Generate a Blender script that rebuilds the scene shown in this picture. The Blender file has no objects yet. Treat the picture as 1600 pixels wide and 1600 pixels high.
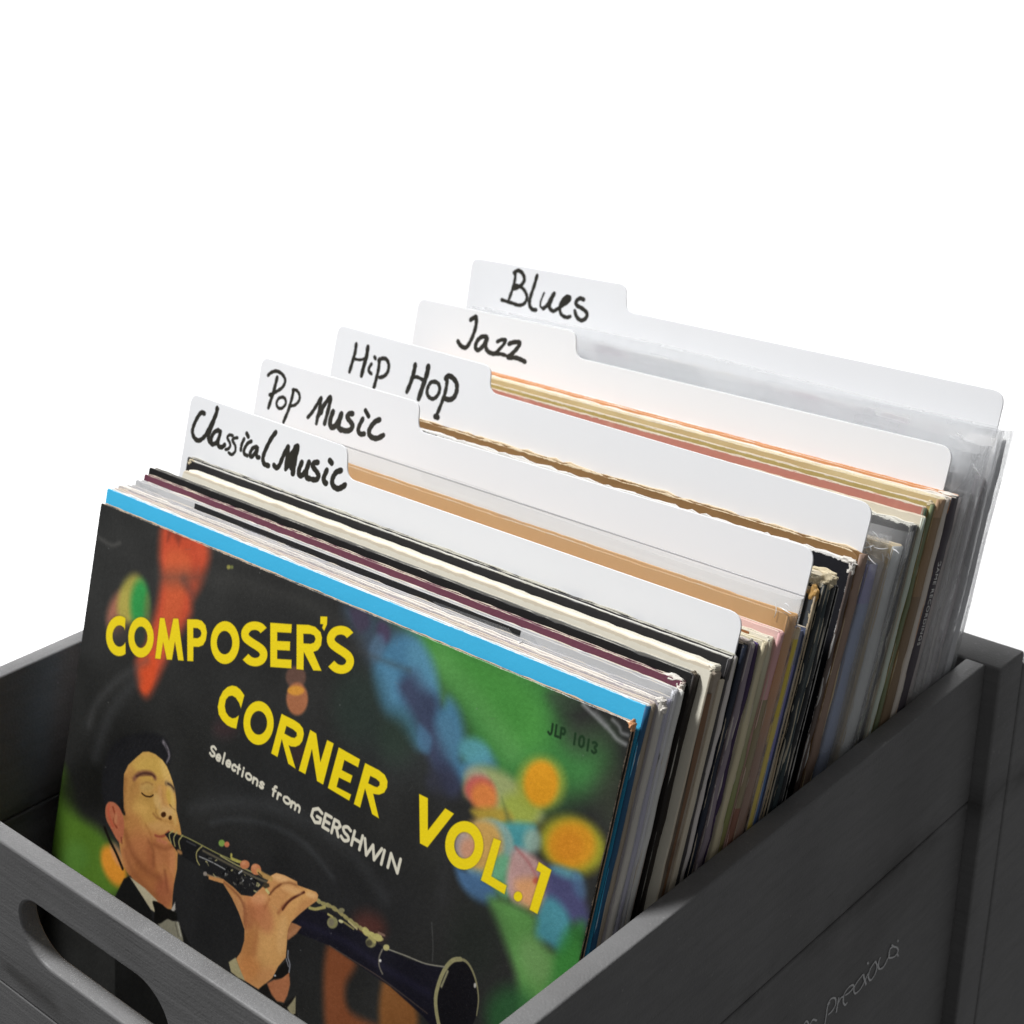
import bpy, bmesh, math, random
import numpy as np
from mathutils import Vector, Matrix
random.seed(7)
rng = np.random.default_rng(11)
SC = bpy.context.scene
COL = SC.collection

# ------------------------------------------------------------------ camera
R = [[0.7401159559404887, 0.6715862512879933, -0.03464504067304162],
     [-0.294287736740249, 0.3697798933431415, 0.881281770198066],
     [-0.6046677598207121, 0.6420550891941245, -0.47131959716664285]]
EYE = (0.22901555896200904, -0.25218825831151803, 0.5852897599442478)
cd = bpy.data.cameras.new('camera')
cam = bpy.data.objects.new('camera', cd); COL.objects.link(cam)
m = Matrix.Identity(4)
for i in range(3):
    m[i][0] = R[0][i]; m[i][1] = R[1][i]; m[i][2] = -R[2][i]; m[i][3] = EYE[i]
cam.matrix_world = m
cd.sensor_width = 36; cd.lens = 2510.327 / 1600 * 36
cd.shift_x = (800 - 781.53) / 1600; cd.shift_y = (991.976 - 800) / 1600
cd.clip_start = .01; cd.clip_end = 50
cd.dof.use_dof = True; cd.dof.focus_distance = .62; cd.dof.aperture_fstop = 22
SC.camera = cam

# ------------------------------------------------------------------ light
W = bpy.data.worlds.new('World'); SC.world = W; W.use_nodes = True
bg = W.node_tree.nodes['Background']; bg.inputs[0].default_value = (.98, .985, 1, 1); bg.inputs[1].default_value = .15
SC.view_settings.view_transform = 'Standard'; SC.view_settings.look = 'None'
SC.view_settings.exposure = 0; SC.view_settings.gamma = 1

def area(name, loc, target, sx, sy, power, col=(1, 1, 1), spread=180):
    l = bpy.data.lights.new(name, 'AREA'); l.shape = 'RECTANGLE'; l.size = sx; l.size_y = sy
    l.energy = power; l.color = col; l.spread = math.radians(spread)
    o = bpy.data.objects.new(name, l); COL.objects.link(o); o.location = loc
    o.rotation_euler = (Vector(target) - Vector(loc)).to_track_quat('-Z', 'Y').to_euler()
    return o
# ceiling panel high to the front left of the crate, and unseen strips added to brighten the white sheet behind it
area('ceiling_panel_lamp', (-.97, -.45, 2.45), (-.2, .15, .25), .40, .40, 77, (.985, .988, 1))
area('added_backdrop_light', (-1.6, .55, 1.9), (-2.6, 2.0, .2), 2.6, .4, 26, spread=95)
area('added_backdrop_light', (-.2, 1.1, 1.9), (-.9, 2.6, -.1), 2.0, .4, 21, spread=95)
area('added_backdrop_light', (-1.3, .9, -1.5), (-2.1, 2.3, -.5), 3.0, .4, 24, spread=110)

# ------------------------------------------------------------------ helpers
def tag(o, label=None, cat=None, group=None, kind=None):
    if label: o['label'] = label
    if cat: o['category'] = cat
    if group: o['group'] = group
    if kind: o['kind'] = kind
    return o
def link(name, me, mat=None, parent=None):
    o = bpy.data.objects.new(name, me); COL.objects.link(o)
    if mat is not None:
        if isinstance(mat, (list, tuple)):
            for k in mat: me.materials.append(k)
        else: me.materials.append(mat)
    if parent: o.parent = parent
    return o
def empty(name, loc=(0, 0, 0), lean=0):
    o = bpy.data.objects.new(name, None); COL.objects.link(o); o.location = loc
    o.rotation_euler = (-lean, 0, 0); o.empty_display_size = .05
    return o
def mesh(name, v, f, smooth=False):
    me = bpy.data.meshes.new(name); me.from_pydata([tuple(map(float, p)) for p in v], [], f); me.update()
    if smooth: me.polygons.foreach_set('use_smooth', [True] * len(me.polygons))
    return me
def plate(name, loops, t, bevel=.0006):
    """board with outline loops (x, z), front face at y=0, back face at y=t, small rounded edges"""
    cu = bpy.data.curves.new(name, 'CURVE'); cu.dimensions = '2D'; cu.fill_mode = 'BOTH'
    for L in loops:
        sp = cu.splines.new('POLY'); sp.points.add(len(L) - 1)
        for p, q in zip(sp.points, L): p.co = (q[0], q[1], 0, 1)
        sp.use_cyclic_u = True
    cu.extrude = t / 2 - bevel; cu.bevel_depth = bevel; cu.offset = -bevel; cu.bevel_resolution = 2
    tmp = bpy.data.objects.new('tmp', cu)
    COL.objects.link(tmp)
    dg = bpy.context.evaluated_depsgraph_get()
    me = bpy.data.meshes.new_from_object(tmp.evaluated_get(dg))
    bpy.data.objects.remove(tmp); bpy.data.curves.remove(cu)
    me.name = name; me.materials.clear()
    # curve z axis -> -y (front), keep x, y -> z
    me.transform(Matrix(((1, 0, 0, 0), (0, 0, -1, t / 2), (0, 1, 0, 0), (0, 0, 0, 1))))
    return me
def rrect(x0, z0, x1, z1, r, n=6):
    P = []
    for cx, cz, a in ((x1 - r, z1 - r, 0), (x0 + r, z1 - r, 90), (x0 + r, z0 + r, 180), (x1 - r, z0 + r, 270)):
        for k in range(n + 1):
            t = math.radians(a + 90 * k / n); P.append((cx + r * math.cos(t), cz + r * math.sin(t)))
    return P

class NT:
    """tiny node-tree writer"""
    def __init__(s, name):
        s.m = bpy.data.materials.new(name); s.m.use_nodes = True
        s.t = s.m.node_tree; s.t.nodes.clear()
        s.out = s.n('ShaderNodeOutputMaterial')
    def n(s, ty, ins=None, **kw):
        nd = s.t.nodes.new(ty)
        for k, v in kw.items(): setattr(nd, k, v)
        if ins:
            for k, v in ins.items(): s.put(nd.inputs[k], v)
        return nd
    def put(s, sock, v):
        if hasattr(v, 'links'): s.t.links.new(v, sock)
        elif isinstance(v, (tuple, list)) and len(v) == 3 and sock.type == 'RGBA': sock.default_value = (*v, 1)
        else: sock.default_value = v
    def math(s, op, a, b=0., c=0., clamp=False):
        nd = s.n('ShaderNodeMath', {0: a, 1: b, 2: c}, operation=op, use_clamp=clamp); return nd.outputs[0]
    def mix(s, f, a, b):
        nd = s.n('ShaderNodeMixRGB', {0: f, 1: a, 2: b}); return nd.outputs[0]
    def noise(s, scale, detail=3, rough=.6, vec=None, st=None):
        v = vec if vec is not None else s.obj()
        if st: v = s.n('ShaderNodeVectorMath', {0: v, 1: st}, operation='MULTIPLY').outputs[0]
        return s.n('ShaderNodeTexNoise', {'Vector': v, 'Scale': scale, 'Detail': detail, 'Roughness': rough}).outputs[0]
    def obj(s):
        if not hasattr(s, '_o'): s._o = s.n('ShaderNodeTexCoord').outputs['Object']
        return s._o
    def xyz(s):
        if not hasattr(s, '_x'): s._x = s.n('ShaderNodeSeparateXYZ', {0: s.obj()}).outputs
        return s._x
    def ramp(s, f, stops, interp='LINEAR'):
        nd = s.n('ShaderNodeValToRGB', {0: f}); cr = nd.color_ramp; cr.interpolation = interp
        while len(cr.elements) < len(stops): cr.elements.new(.5)
        for e, (p, c) in zip(cr.elements, stops):
            e.position = p; e.color = (*c, 1) if len(c) == 3 else c
        return nd.outputs[0]
    def bump(s, h, strength=.2, dist=.0005):
        return s.n('ShaderNodeBump', {'Height': h, 'Strength': strength, 'Distance': dist}).outputs[0]
    def bsdf(s, col, rough=.6, normal=None, spec=.5, **kw):
        ins = {'Base Color': col, 'Roughness': rough, 'Specular IOR Level': spec}
        if normal is not None: ins['Normal'] = normal
        b = s.n('ShaderNodeBsdfPrincipled', ins)
        for k, v in kw.items(): b.inputs[k.replace('_', ' ')].default_value = v
        s.t.links.new(b.outputs[0], s.out.inputs[0]); return b
def lin(c):
    return tuple((v / 255 / 12.92) if v / 255 <= .04045 else ((v / 255 + .055) / 1.055) ** 2.4 for v in c)

# ------------------------------------------------------------------ raster painter (flat print, in sleeve millimetres)
def catmull(P, n=6, closed=False):
    P = [np.array(p, float) for p in P]; N = len(P); out = []
    rg = range(N if closed else N - 1)
    for i in rg:
        if closed: a, b, c, d = P[i - 1], P[i], P[(i + 1) % N], P[(i + 2) % N]
        else: a, b, c, d = P[max(i - 1, 0)], P[i], P[i + 1], P[min(i + 2, N - 1)]
        for k in range(n):
            t = k / n
            out.append(.5 * (2 * b + (c - a) * t + (2 * a - 5 * b + 4 * c - d) * t * t + (3 * b - a - 3 * c + d) * t ** 3))
    if not closed: out.append(P[-1])
    return out
class Canvas:
    def __init__(s, x0, z0, w, h, res, base):
        s.x0, s.z0, s.res = x0, z0, res; s.W, s.H = int(w * res), int(h * res)
        s.a = np.empty((s.H, s.W, 4), np.float32); s.a[:] = base
        s.clip = None
        s.T = lambda p: p; s.k = 1.0      # point map and length factor
    def region(s, P, pad):
        P = np.array(P)
        i0 = max(int((P[:, 0].min() - pad - s.x0) * s.res), 0); i1 = min(int((P[:, 0].max() + pad - s.x0) * s.res) + 2, s.W)
        j0 = max(int((P[:, 1].min() - pad - s.z0) * s.res), 0); j1 = min(int((P[:, 1].max() + pad - s.z0) * s.res) + 2, s.H)
        if i1 <= i0 or j1 <= j0: return None
        X, Z = np.meshgrid((np.arange(i0, i1) + .5) / s.res + s.x0, (np.arange(j0, j1) + .5) / s.res + s.z0)
        return (slice(j0, j1), slice(i0, i1)), X.astype(np.float32), Z.astype(np.float32)
    def sdf(s, loops, X, Z):
        d = np.full(X.shape, 1e9, np.float32); par = np.zeros(X.shape, bool)
        for L in loops:
            n = len(L)
            for i in range(n):
                ax, az = L[i]; bx, bz = L[(i + 1) % n]; ex, ez = bx - ax, bz - az
                q = ex * ex + ez * ez
                if q < 1e-12: continue
                t = np.clip(((X - ax) * ex + (Z - az) * ez) / q, 0, 1)
                d = np.minimum(d, (X - ax - t * ex) ** 2 + (Z - az - t * ez) ** 2)
                if az != bz:
                    par ^= ((az > Z) != (bz > Z)) & (X < (bx - ax) * (Z - az) / (bz - az) + ax)
        d = np.sqrt(d); return np.where(par, -d, d)
    def put(s, sl, cov, col, alpha):
        if s.clip is not None: cov = cov * s.clip[sl]
        cov = (cov * alpha)[..., None]; c = np.array([v / 255 for v in col], np.float32)
        s.a[sl][..., :3] = s.a[sl][..., :3] * (1 - cov) + c * cov
        s.a[sl][..., 3] = np.maximum(s.a[sl][..., 3], cov[..., 0])
    def cover(s, d, blur):
        b = max(blur, 1.2 / s.res); t = np.clip(.5 - d / (2 * b), 0, 1); return t * t * (3 - 2 * t)
    def poly(s, loops, col, blur=0., alpha=1., smooth=False, mask=False):
        if not isinstance(loops[0][0], (tuple, list, np.ndarray)): loops = [loops]
        if smooth: loops = [catmull(L, 5, True) for L in loops]
        loops = [[s.T(p) for p in L] for L in loops]; blur *= s.k
        r = s.region([p for L in loops for p in L], blur + .5)
        if r is None: return
        sl, X, Z = r; cov = s.cover(s.sdf(loops, X, Z), blur)
        if mask:
            mk = np.zeros((s.H, s.W), np.float32); mk[sl] = cov; return mk
        s.put(sl, cov, col, alpha)
    def ell(s, cx, cy, rx, ry, col, blur=0., alpha=1., rot=0.):
        c, t = math.cos(math.radians(rot)), math.sin(math.radians(rot)); L = []
        for k in range(28):
            a = 2 * math.pi * k / 28; u, v = rx * math.cos(a), ry * math.sin(a); L.append((cx + c * u - t * v, cy + t * u + c * v))
        s.poly([L], col, blur, alpha)
    def stroke(s, P, w, col, blur=0., alpha=1., smooth=True, w2=None, jit=0.):
        if smooth and len(P) > 2: P = catmull(P, 5)
        P = [np.array(s.T(p)) for p in P]; w1 = w * s.k / 2; w2 = w1 if w2 is None else w2 * s.k / 2; blur *= s.k
        r = s.region(P, max(w1, w2) * 1.3 + blur + .4)
        if r is None: return
        sl, X, Z = r; d = np.full(X.shape, 1e9, np.float32); n = len(P) - 1
        for i in range(n):
            a, e = P[i], P[i + 1] - P[i]; q = e @ e
            if q < 1e-12: continue
            t = np.clip(((X - a[0]) * e[0] + (Z - a[1]) * e[1]) / q, 0, 1)
            ww = w1 + (w2 - w1) * (i + t) / n
            if jit: ww = ww * (1 + jit * math.sin(i * 1.7) )
            d = np.minimum(d, np.sqrt((X - a[0] - t * e[0]) ** 2 + (Z - a[1] - t * e[1]) ** 2) - ww)
        s.put(sl, s.cover(d, blur), col, alpha)
    def image(s, name):
        im = bpy.data.images.new(name, s.W, s.H, alpha=True)
        im.pixels.foreach_set(np.clip(s.a, 0, 1).astype(np.float32).ravel()); im.update(); im.pack(); return im
def smoothnoise(h, w, cell):
    g = rng.random((h // cell + 3, w // cell + 3)).astype(np.float32)
    y = np.arange(h) / cell; x = np.arange(w) / cell; yi = y.astype(int); xi = x.astype(int)
    fy = (y - yi)[:, None]; fx = (x - xi)[None]; fy = fy * fy * (3 - 2 * fy); fx = fx * fx * (3 - 2 * fx)
    return (g[yi][:, xi] * (1 - fy) + g[yi + 1][:, xi] * fy) * (1 - fx) + (g[yi][:, xi + 1] * (1 - fy) + g[yi + 1][:, xi + 1] * fy) * fx
def Z(ox, oy, k):            # points measured in an enlargement of the printed design
    return lambda P: [(ox + a / k, oy + b / k) for a, b in P]
# ------------------------------------------------------------------ front cover design
HC = np.array([[2354.3414113826184, 530.9442720957453, 921.8039910385676],
               [236.1235884927694, -4452.81432622729, 2477.199035204874],
               [-1.0275931898211943, -0.38414881909619353, 1.0]])
HCI = np.linalg.inv(HC)
def to_cover(p):
    v = HCI @ np.array([p[0], p[1], 1.0]); return np.array([v[0] / v[2] * 1000 + 376.9, v[1] / v[2] * 1000])
def paint_cover():
    c = Canvas(0, 0, 312.5, 313.5, 4.6, (.172, .172, .166, 1)); c.T = to_cover; c.k = 1 / 2.9
    P, E, S = c.poly, c.ell, c.stroke
    # dim violet-green veil, then the blurred lights
    E(640, 1120, 90, 90, (52, 58, 58), 40, .6); E(250, 900, 150, 90, (58, 58, 56), 50, .5)
    P([(258, 815), (300, 820), (328, 850), (320, 900), (302, 935), (298, 960), (275, 1000), (258, 1035), (243, 1068), (230, 1086), (218, 1072), (213, 1032), (228, 1000), (245, 950), (252, 900), (250, 860)], (204, 82, 52), 12, 1, True)
    P([(262, 860), (298, 870), (290, 930), (268, 1000), (250, 1010), (258, 930)], (214, 100, 58), 10, .7, True)
    P([(262, 812), (298, 818), (300, 840), (285, 838), (280, 850), (270, 832), (262, 845)], (120, 55, 42), 5, .6)
    P([(222, 1020), (246, 1020), (240, 1066), (228, 1082), (218, 1066)], (224, 84, 42), 6, .8, True)
    S([(288, 905), (300, 925)], 14, (90, 62, 58), 8, .5)
    E(186, 955, 17, 34, (176, 112, 88), 10, .9, 15); E(205, 935, 20, 40, (176, 166, 76), 9, .95, 12)
    E(219, 940, 14, 36, (52, 154, 76), 10, 1, 3); E(231, 955, 6, 30, (120, 130, 70), 7, .6); E(186, 985, 16, 20, (70, 62, 58), 10, .7); E(217, 996, 12, 14, (50, 62, 54), 8, .8)
    E(463, 1056, 16, 18, (118, 82, 68), 3, .75); E(465, 1090, 17, 26, (172, 108, 72), 3, .95); E(463, 1077, 13, 7.5, (214, 148, 56), 2.5, .95)
    E(358, 884, 3, 3.5, (160, 155, 80), 1.5); E(363, 884, 2.5, 3, (120, 125, 70), 1.5)
    E(352, 1137, 18, 14, (72, 50, 52), 12, .6); E(468, 1180, 16, 18, (82, 50, 44), 10, .6)
    E(190, 1210, 60, 80, (32, 32, 31), 34, .85); E(420, 1420, 240, 110, (34, 34, 35), 60, .75); E(450, 1230, 120, 60, (40, 41, 42), 50, .6)
    # green field
    P([(600, 960), (650, 955), (850, 1040), (900, 1070), (872, 1110), (900, 1150), (945, 1150), (940, 1210), (900, 1240), (830, 1260), (770, 1220), (735, 1195), (722, 1130), (700, 1080), (672, 1030), (640, 1000)], (64, 126, 62), 30, 1, True)
    P([(640, 985), (700, 1000), (800, 1040), (850, 1100), (850, 1160), (800, 1180), (740, 1110), (690, 1060)], (78, 150, 66), 22, .9, True)
    S([(690, 1030), (740, 1090), (800, 1170)], 30, (104, 160, 92), 14, .4); S([(640, 1000), (700, 1100)], 12, (100, 165, 95), 8, .4)
    E(915, 1190, 34, 36, (66, 126, 66), 22, .75); E(960, 1240, 30, 50, (60, 66, 52), 20, .7); E(880, 1090, 26, 14, (62, 66, 60), 12, .6, 20)
    # blue and violet strip
    P([(540, 945), (585, 955), (640, 985), (645, 1010), (600, 1050), (580, 1040), (560, 1000), (545, 975)], (66, 80, 96), 15, .85, True)
    P([(548, 950), (572, 952), (578, 975), (560, 985)], (72, 58, 78), 6, .7, True)
    P([(608, 1000), (630, 988), (655, 995), (672, 1025), (686, 1070), (690, 1100), (702, 1088), (718, 1108), (726, 1150), (722, 1185), (760, 1172), (775, 1195), (745, 1206), (722, 1222), (690, 1205), (672, 1170), (650, 1165), (625, 1130), (600, 1110), (585, 1070), (585, 1035)], (78, 130, 162), 11, .92, True)
    P([(622, 1068), (648, 1044), (664, 1062), (684, 1094), (682, 1130), (700, 1175), (722, 1228), (700, 1240), (668, 1180), (652, 1132), (632, 1092)], (60, 64, 88), 11, .9, True)
    E(600, 985, 10, 18, (78, 62, 88), 6, .8, -10); E(590, 1010, 12, 22, (92, 124, 150), 6, .6, 15); E(700, 1150, 18, 36, (86, 126, 150), 12, .45, -12); E(660, 1040, 20, 40, (96, 150, 176), 12, .5, -20); E(610, 1060, 12, 36, (92, 146, 176), 9, .5, -10); E(560, 1100, 40, 60, (44, 58, 50), 24, .6); E(620, 1150, 30, 40, (48, 66, 52), 20, .6)
    P([(655, 1130), (675, 1150), (670, 1175), (655, 1165)], (78, 120, 150), 5, .7, True); E(690, 1218, 22, 20, (56, 58, 76), 12, .8)
    E(742, 1172, 26, 20, (92, 158, 170), 8, .9, 30)
    # warm cluster
    P([(732, 1205), (760, 1195), (800, 1212), (830, 1240), (850, 1275), (815, 1295), (785, 1285), (760, 1250), (728, 1240)], (162, 170, 112), 9, .95, True)
    E(744, 1212, 18, 14, (168, 160, 142), 8, .7, 20); E(812, 1262, 30, 24, (158, 170, 70), 9, .9, 30)
    E(846, 1222, 38, 42, (160, 166, 62), 9, .9); E(846, 1222, 27, 36, (226, 156, 34), 6, 1)
    E(750, 1232, 24, 22, (196, 92, 84), 6, .95, 25); E(757, 1244, 20, 24, (220, 130, 66), 7, 1, -20); P([(738, 1262), (790, 1262), (802, 1288), (760, 1286), (748, 1280)], (176, 150, 58), 6, .95, True)
    P([(785, 1245), (805, 1290), (792, 1288)], (92, 104, 58), 4, .6)
    P([(780, 1288), (834, 1286), (832, 1310), (824, 1340), (804, 1340)], (74, 152, 158), 6, .95, True)
    E(895, 1318, 54, 44, (166, 162, 44), 9, .95, 28); E(893, 1318, 38, 38, (218, 150, 36), 8, 1, 20); E(890, 1320, 22, 24, (214, 134, 34), 8, .7); E(832, 1312, 14, 20, (150, 176, 160), 7, .9)
    E(762, 1326, 42, 50, (140, 170, 160), 4, .95, 8); E(752, 1318, 34, 40, (212, 164, 88), 7, .95); E(724, 1318, 15, 22, (182, 164, 160), 6, .9); E(733, 1325, 13, 17, (212, 152, 120), 6, .9)
    P([(708, 1335), (722, 1355), (748, 1362), (770, 1380), (776, 1402), (758, 1410), (735, 1398), (716, 1372)], (80, 118, 158), 7, .9, True)
    P([(770, 1340), (800, 1340), (796, 1400), (772, 1385)], (104, 172, 126), 6, .85, True)
    P([(808, 1322), (838, 1338), (858, 1362), (856, 1400), (836, 1412), (806, 1412), (792, 1385), (796, 1345)], (198, 156, 150), 6, .95, True)
    P([(806, 1375), (842, 1372), (852, 1400), (840, 1424), (815, 1410)], (222, 160, 106), 8, .9, True); S([(806, 1322), (826, 1345), (840, 1370)], 3, (168, 96, 96), 3, .6); E(838, 1374, 5, 5, (188, 84, 62), 3, .8)
    P([(850, 1350), (900, 1368), (912, 1395), (922, 1440), (905, 1450), (878, 1424), (852, 1400)], (82, 82, 124), 9, .9, True); E(885, 1362, 26, 8, (96, 160, 176), 6, .8, 20); E(905, 1380, 10, 22, (84, 118, 150), 7, .7, -15)
    P([(848, 1406), (870, 1404), (892, 1438), (886, 1492), (858, 1474), (832, 1462)], (78, 150, 162), 8, .9, True)
    P([(764, 1402), (800, 1408), (836, 1430), (838, 1462), (870, 1488), (900, 1470), (908, 1500), (890, 1530), (880, 1580), (820, 1600), (806, 1520), (780, 1450)], (96, 148, 78), 10, 1, True)
    P([(880, 1460), (915, 1440), (905, 1520), (870, 1590), (850, 1560)], (56, 128, 56), 9, .8, True); E(800, 1585, 40, 45, (44, 92, 50), 16, .8); E(838, 1500, 22, 40, (124, 160, 100), 14, .6, -25); E(745, 1470, 40, 60, (38, 44, 38), 24, .5)
    E(925, 1150, 40, 30, (64, 62, 58), 18, .5)
    # lower left glow
    P([(95, 1195), (112, 1225), (125, 1270), (160, 1300), (190, 1340), (196, 1390), (150, 1400), (80, 1330), (84, 1250)], (86, 124, 40), 15, .95, True)
    E(118, 1340, 22, 26, (88, 132, 56), 14, .7); E(178, 1352, 17, 34, (224, 146, 48), 8, 1, -22); E(184, 1335, 8, 22, (208, 150, 130), 5, .5, -25); E(135, 1230, 40, 42, (26, 26, 24), 20, .8)
    # orange patches by the horn
    E(578, 1445, 26, 20, (96, 50, 42), 14, .7, 30); P([(512, 1478), (540, 1488), (556, 1506), (540, 1540), (548, 1580), (600, 1610), (520, 1620), (506, 1560)], (142, 80, 48), 9, .9, True)
    P([(600, 1525), (630, 1540), (650, 1570), (648, 1610), (596, 1610)], (140, 90, 48), 8, .95, True)
    # ---- player: hair, ear, face
    hair = [(167, 1262), (160, 1235), (162, 1200), (175, 1165), (200, 1148), (235, 1143), (258, 1152), (267, 1172), (266, 1190), (259, 1195), (250, 1184), (236, 1175), (222, 1176), (205, 1192), (195, 1212), (197, 1262), (189, 1268), (182, 1256)]
    P(hair, (31, 31, 33), 4.5, 1, True)
    for k in range(9): S([(176 + 9 * k, 1185 - 3 * k), (186 + 9 * k, 1160 - 2 * k + abs(k - 5) * 2)], 1.6, (42, 42, 45), 2, .5)
    S([(256, 1158), (262, 1168), (265, 1180), (261, 1190)], 5, (148, 140, 146), 2.5, .85, w2=2); S([(258, 1160), (263, 1172)], 1.2, (30, 28, 30), 1, .8)
    face = [(194, 1262), (193.5, 1234), (194.5, 1208), (201, 1194), (215, 1181), (224, 1173.5), (233, 1173), (243, 1177), (254, 1186), (261, 1196), (266, 1208), (270.6, 1221), (274, 1234), (276, 1249), (276, 1265), (279, 1277), (282, 1290), (284, 1302), (280, 1318), (278, 1335), (277, 1357), (272, 1381), (270, 1400), (269, 1420), (262, 1419), (245, 1408), (225, 1388), (204, 1369), (195, 1355), (189, 1330), (185, 1305), (190, 1280)]
    P(face, (198, 148, 82), 1.2, 1, False)
    c.clip = P(face, (0, 0, 0), 1.2, 1, False, mask=True)
    E(240, 1196, 34, 24, (206, 168, 84), 14, .9); E(206, 1230, 13, 30, (178, 128, 70), 9, .7); E(232, 1262, 22, 26, (192, 150, 78), 12, .8); E(205, 1290, 18, 26, (182, 124, 70), 12, .8)
    E(228, 1330, 40, 32, (176, 108, 68), 16, .85); E(262, 1335, 14, 20, (184, 118, 74), 8, .8); E(225, 1375, 40, 26, (166, 100, 60), 14, .85); E(258, 1395, 16, 28, (158, 88, 60), 10, .8); E(268, 1360, 8, 30, (190, 120, 76), 6, .7)
    E(236, 1340, 6, 20, (160, 92, 58), 6, .5, -12); E(250, 1350, 5, 24, (198, 130, 84), 5, .5, -15); E(200, 1345, 10, 24, (186, 120, 74), 8, .5); S([(196, 1330), (212, 1368), (245, 1400)], 8, (140, 84, 52), 6, .5)
    S([(210, 1216), (217, 1208), (228, 1206), (238, 1208), (243, 1214)], 6, (124, 80, 62), 3, .95); S([(213, 1211), (236, 1209)], 2, (96, 60, 48), 2, .7)
    S([(261, 1222), (267, 1225), (272, 1233)], 7, (84, 66, 58), 2.5, .95); E(230, 1229, 11, 8, (200, 166, 100), 6, .6); S([(210, 1222), (206, 1232)], 5, (160, 116, 62), 5, .6)
    S([(222, 1238), (228, 1242.5), (235, 1243.5), (240, 1241)], 2.2, (60, 38, 18), .8, 1); S([(220, 1246), (236, 1250)], 4, (180, 138, 72), 3, .5)
    E(267, 1245, 6, 15, (200, 164, 74), 4, .8, -15); S([(266, 1256), (270, 1261), (274, 1264)], 2, (90, 60, 30), .8, 1); S([(253, 1236), (256, 1252), (262, 1262)], 4, (178, 128, 76), 3, .6)
    S([(250, 1230), (252, 1250), (258, 1266)], 6, (206, 158, 104), 4, .6); E(260, 1268, 11, 9, (208, 170, 112), 5, .8); S([(245, 1258), (244, 1268), (248, 1276)], 2.5, (158, 116, 62), 2, .8)
    E(256, 1271.5, 4, 4.4, (62, 34, 14), 1, 1, 20); E(266.5, 1276.5, 2.7, 3.6, (64, 36, 16), 1, 1, 10); S([(250, 1279), (262, 1283), (272, 1284)], 3, (170, 122, 66), 3, .7)
    E(252, 1291, 20, 8, (200, 152, 92), 5, .7, 8); S([(228, 1288), (236, 1302), (238, 1318)], 3, (158, 104, 56), 4, .6); S([(243, 1304), (250, 1306), (258, 1304), (264, 1298)], 3.4, (150, 76, 54), 1.5, .95); S([(247, 1311), (260, 1316)], 5, (196, 120, 88), 3, .8)
    E(262, 1210, 7, 30, (226, 188, 112), 5, .6, -18); E(272, 1262, 4, 26, (222, 184, 112), 4, .6, -6); E(246, 1250, 5, 13, (224, 186, 124), 4, .55, -12)
    E(220, 1262, 12, 9, (214, 168, 92), 8, .6); S([(196, 1215), (194, 1245), (196, 1275)], 7, (150, 100, 56), 6, .7); S([(196, 1300), (206, 1330), (226, 1356), (250, 1372)], 9, (132, 76, 46), 7, .6)
    S([(240, 1318), (256, 1324), (270, 1322)], 4, (146, 86, 54), 4, .7); E(270, 1345, 5, 20, (208, 140, 92), 4, .6); S([(214, 1212), (224, 1207), (236, 1208), (242, 1212)], 2.6, (74, 46, 38), 1.2, .8); S([(263, 1223), (268, 1226), (272, 1231)], 3, (56, 42, 38), 1.2, .8)
    S([(240, 1270), (245, 1276), (252, 1279)], 2.4, (138, 92, 50), 2, .8); S([(232, 1312), (240, 1330), (240, 1352)], 4, (132, 78, 48), 4, .6); S([(258, 1360), (262, 1390)], 4, (128, 70, 46), 4, .6); S([(222, 1224), (231, 1221), (239, 1225)], 2, (150, 106, 60), 2, .6)
    c.clip = None
    P([(165, 1266), (167, 1256), (172, 1251.5), (181, 1254), (189, 1264), (194, 1280), (194, 1300), (190, 1315), (184, 1312), (175, 1296), (167, 1280)], (184, 108, 76), 1.2, 1, True)
    S([(171, 1258), (170, 1270), (177, 1290)], 4, (196, 92, 66), 2, .8); S([(177, 1260), (180, 1272), (178, 1282), (183, 1292)], 2.6, (128, 52, 32), 1.5, .9); E(181, 1278, 3, 9, (206, 140, 98), 3, .7); S([(190, 1308), (191, 1316)], 3, (120, 62, 40), 1.5, .8)
    S([(190, 1250), (192, 1262), (194.5, 1270)], 5, (30, 26, 24), 2, 1)
    S([(164, 1292), (172, 1312), (182, 1332), (192, 1356)], 5, (24, 20, 16), 1.5, 1)
    # collar, bow tie, jacket
    P([(194, 1372), (204, 1367), (222, 1396), (236, 1420), (240, 1440), (250, 1444), (262, 1436), (285, 1450), (300, 1480), (380, 1530), (400, 1620), (180, 1620), (180, 1400)], (25, 25, 24), 1.5)
    P([(203, 1369), (226, 1386), (247, 1407), (241, 1408), (243, 1425), (236, 1420), (222, 1398)], (188, 178, 148), 1.2); P([(268, 1420), (274, 1408), (274.5, 1420), (270, 1426)], (176, 170, 160), 1.2)
    P([(247, 1442), (262, 1434), (280, 1440), (286, 1464), (288, 1480), (262, 1470)], (132, 128, 110), 1.5); S([(278, 1440), (283, 1462)], 1.6, (186, 184, 172), .8, .8); S([(274, 1440), (279, 1462)], 1.5, (70, 68, 60), 1, .7)
    P([(239, 1407), (252, 1411), (262, 1419), (275, 1425), (277, 1436), (270, 1438), (262, 1435), (250, 1442), (241, 1438), (242, 1422)], (20, 19, 17), 1.2, 1, True)
    # ---- clarinet
    P([(258, 1302), (266, 1298), (283, 1304), (316, 1322), (308, 1350), (280, 1334), (272, 1322)], (28, 28, 29), 1.2)
    P([(316, 1321), (372, 1346), (404, 1366), (424, 1382), (405, 1400), (388, 1398), (340, 1372), (306, 1350)], (34, 34, 35), 1.5)
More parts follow.
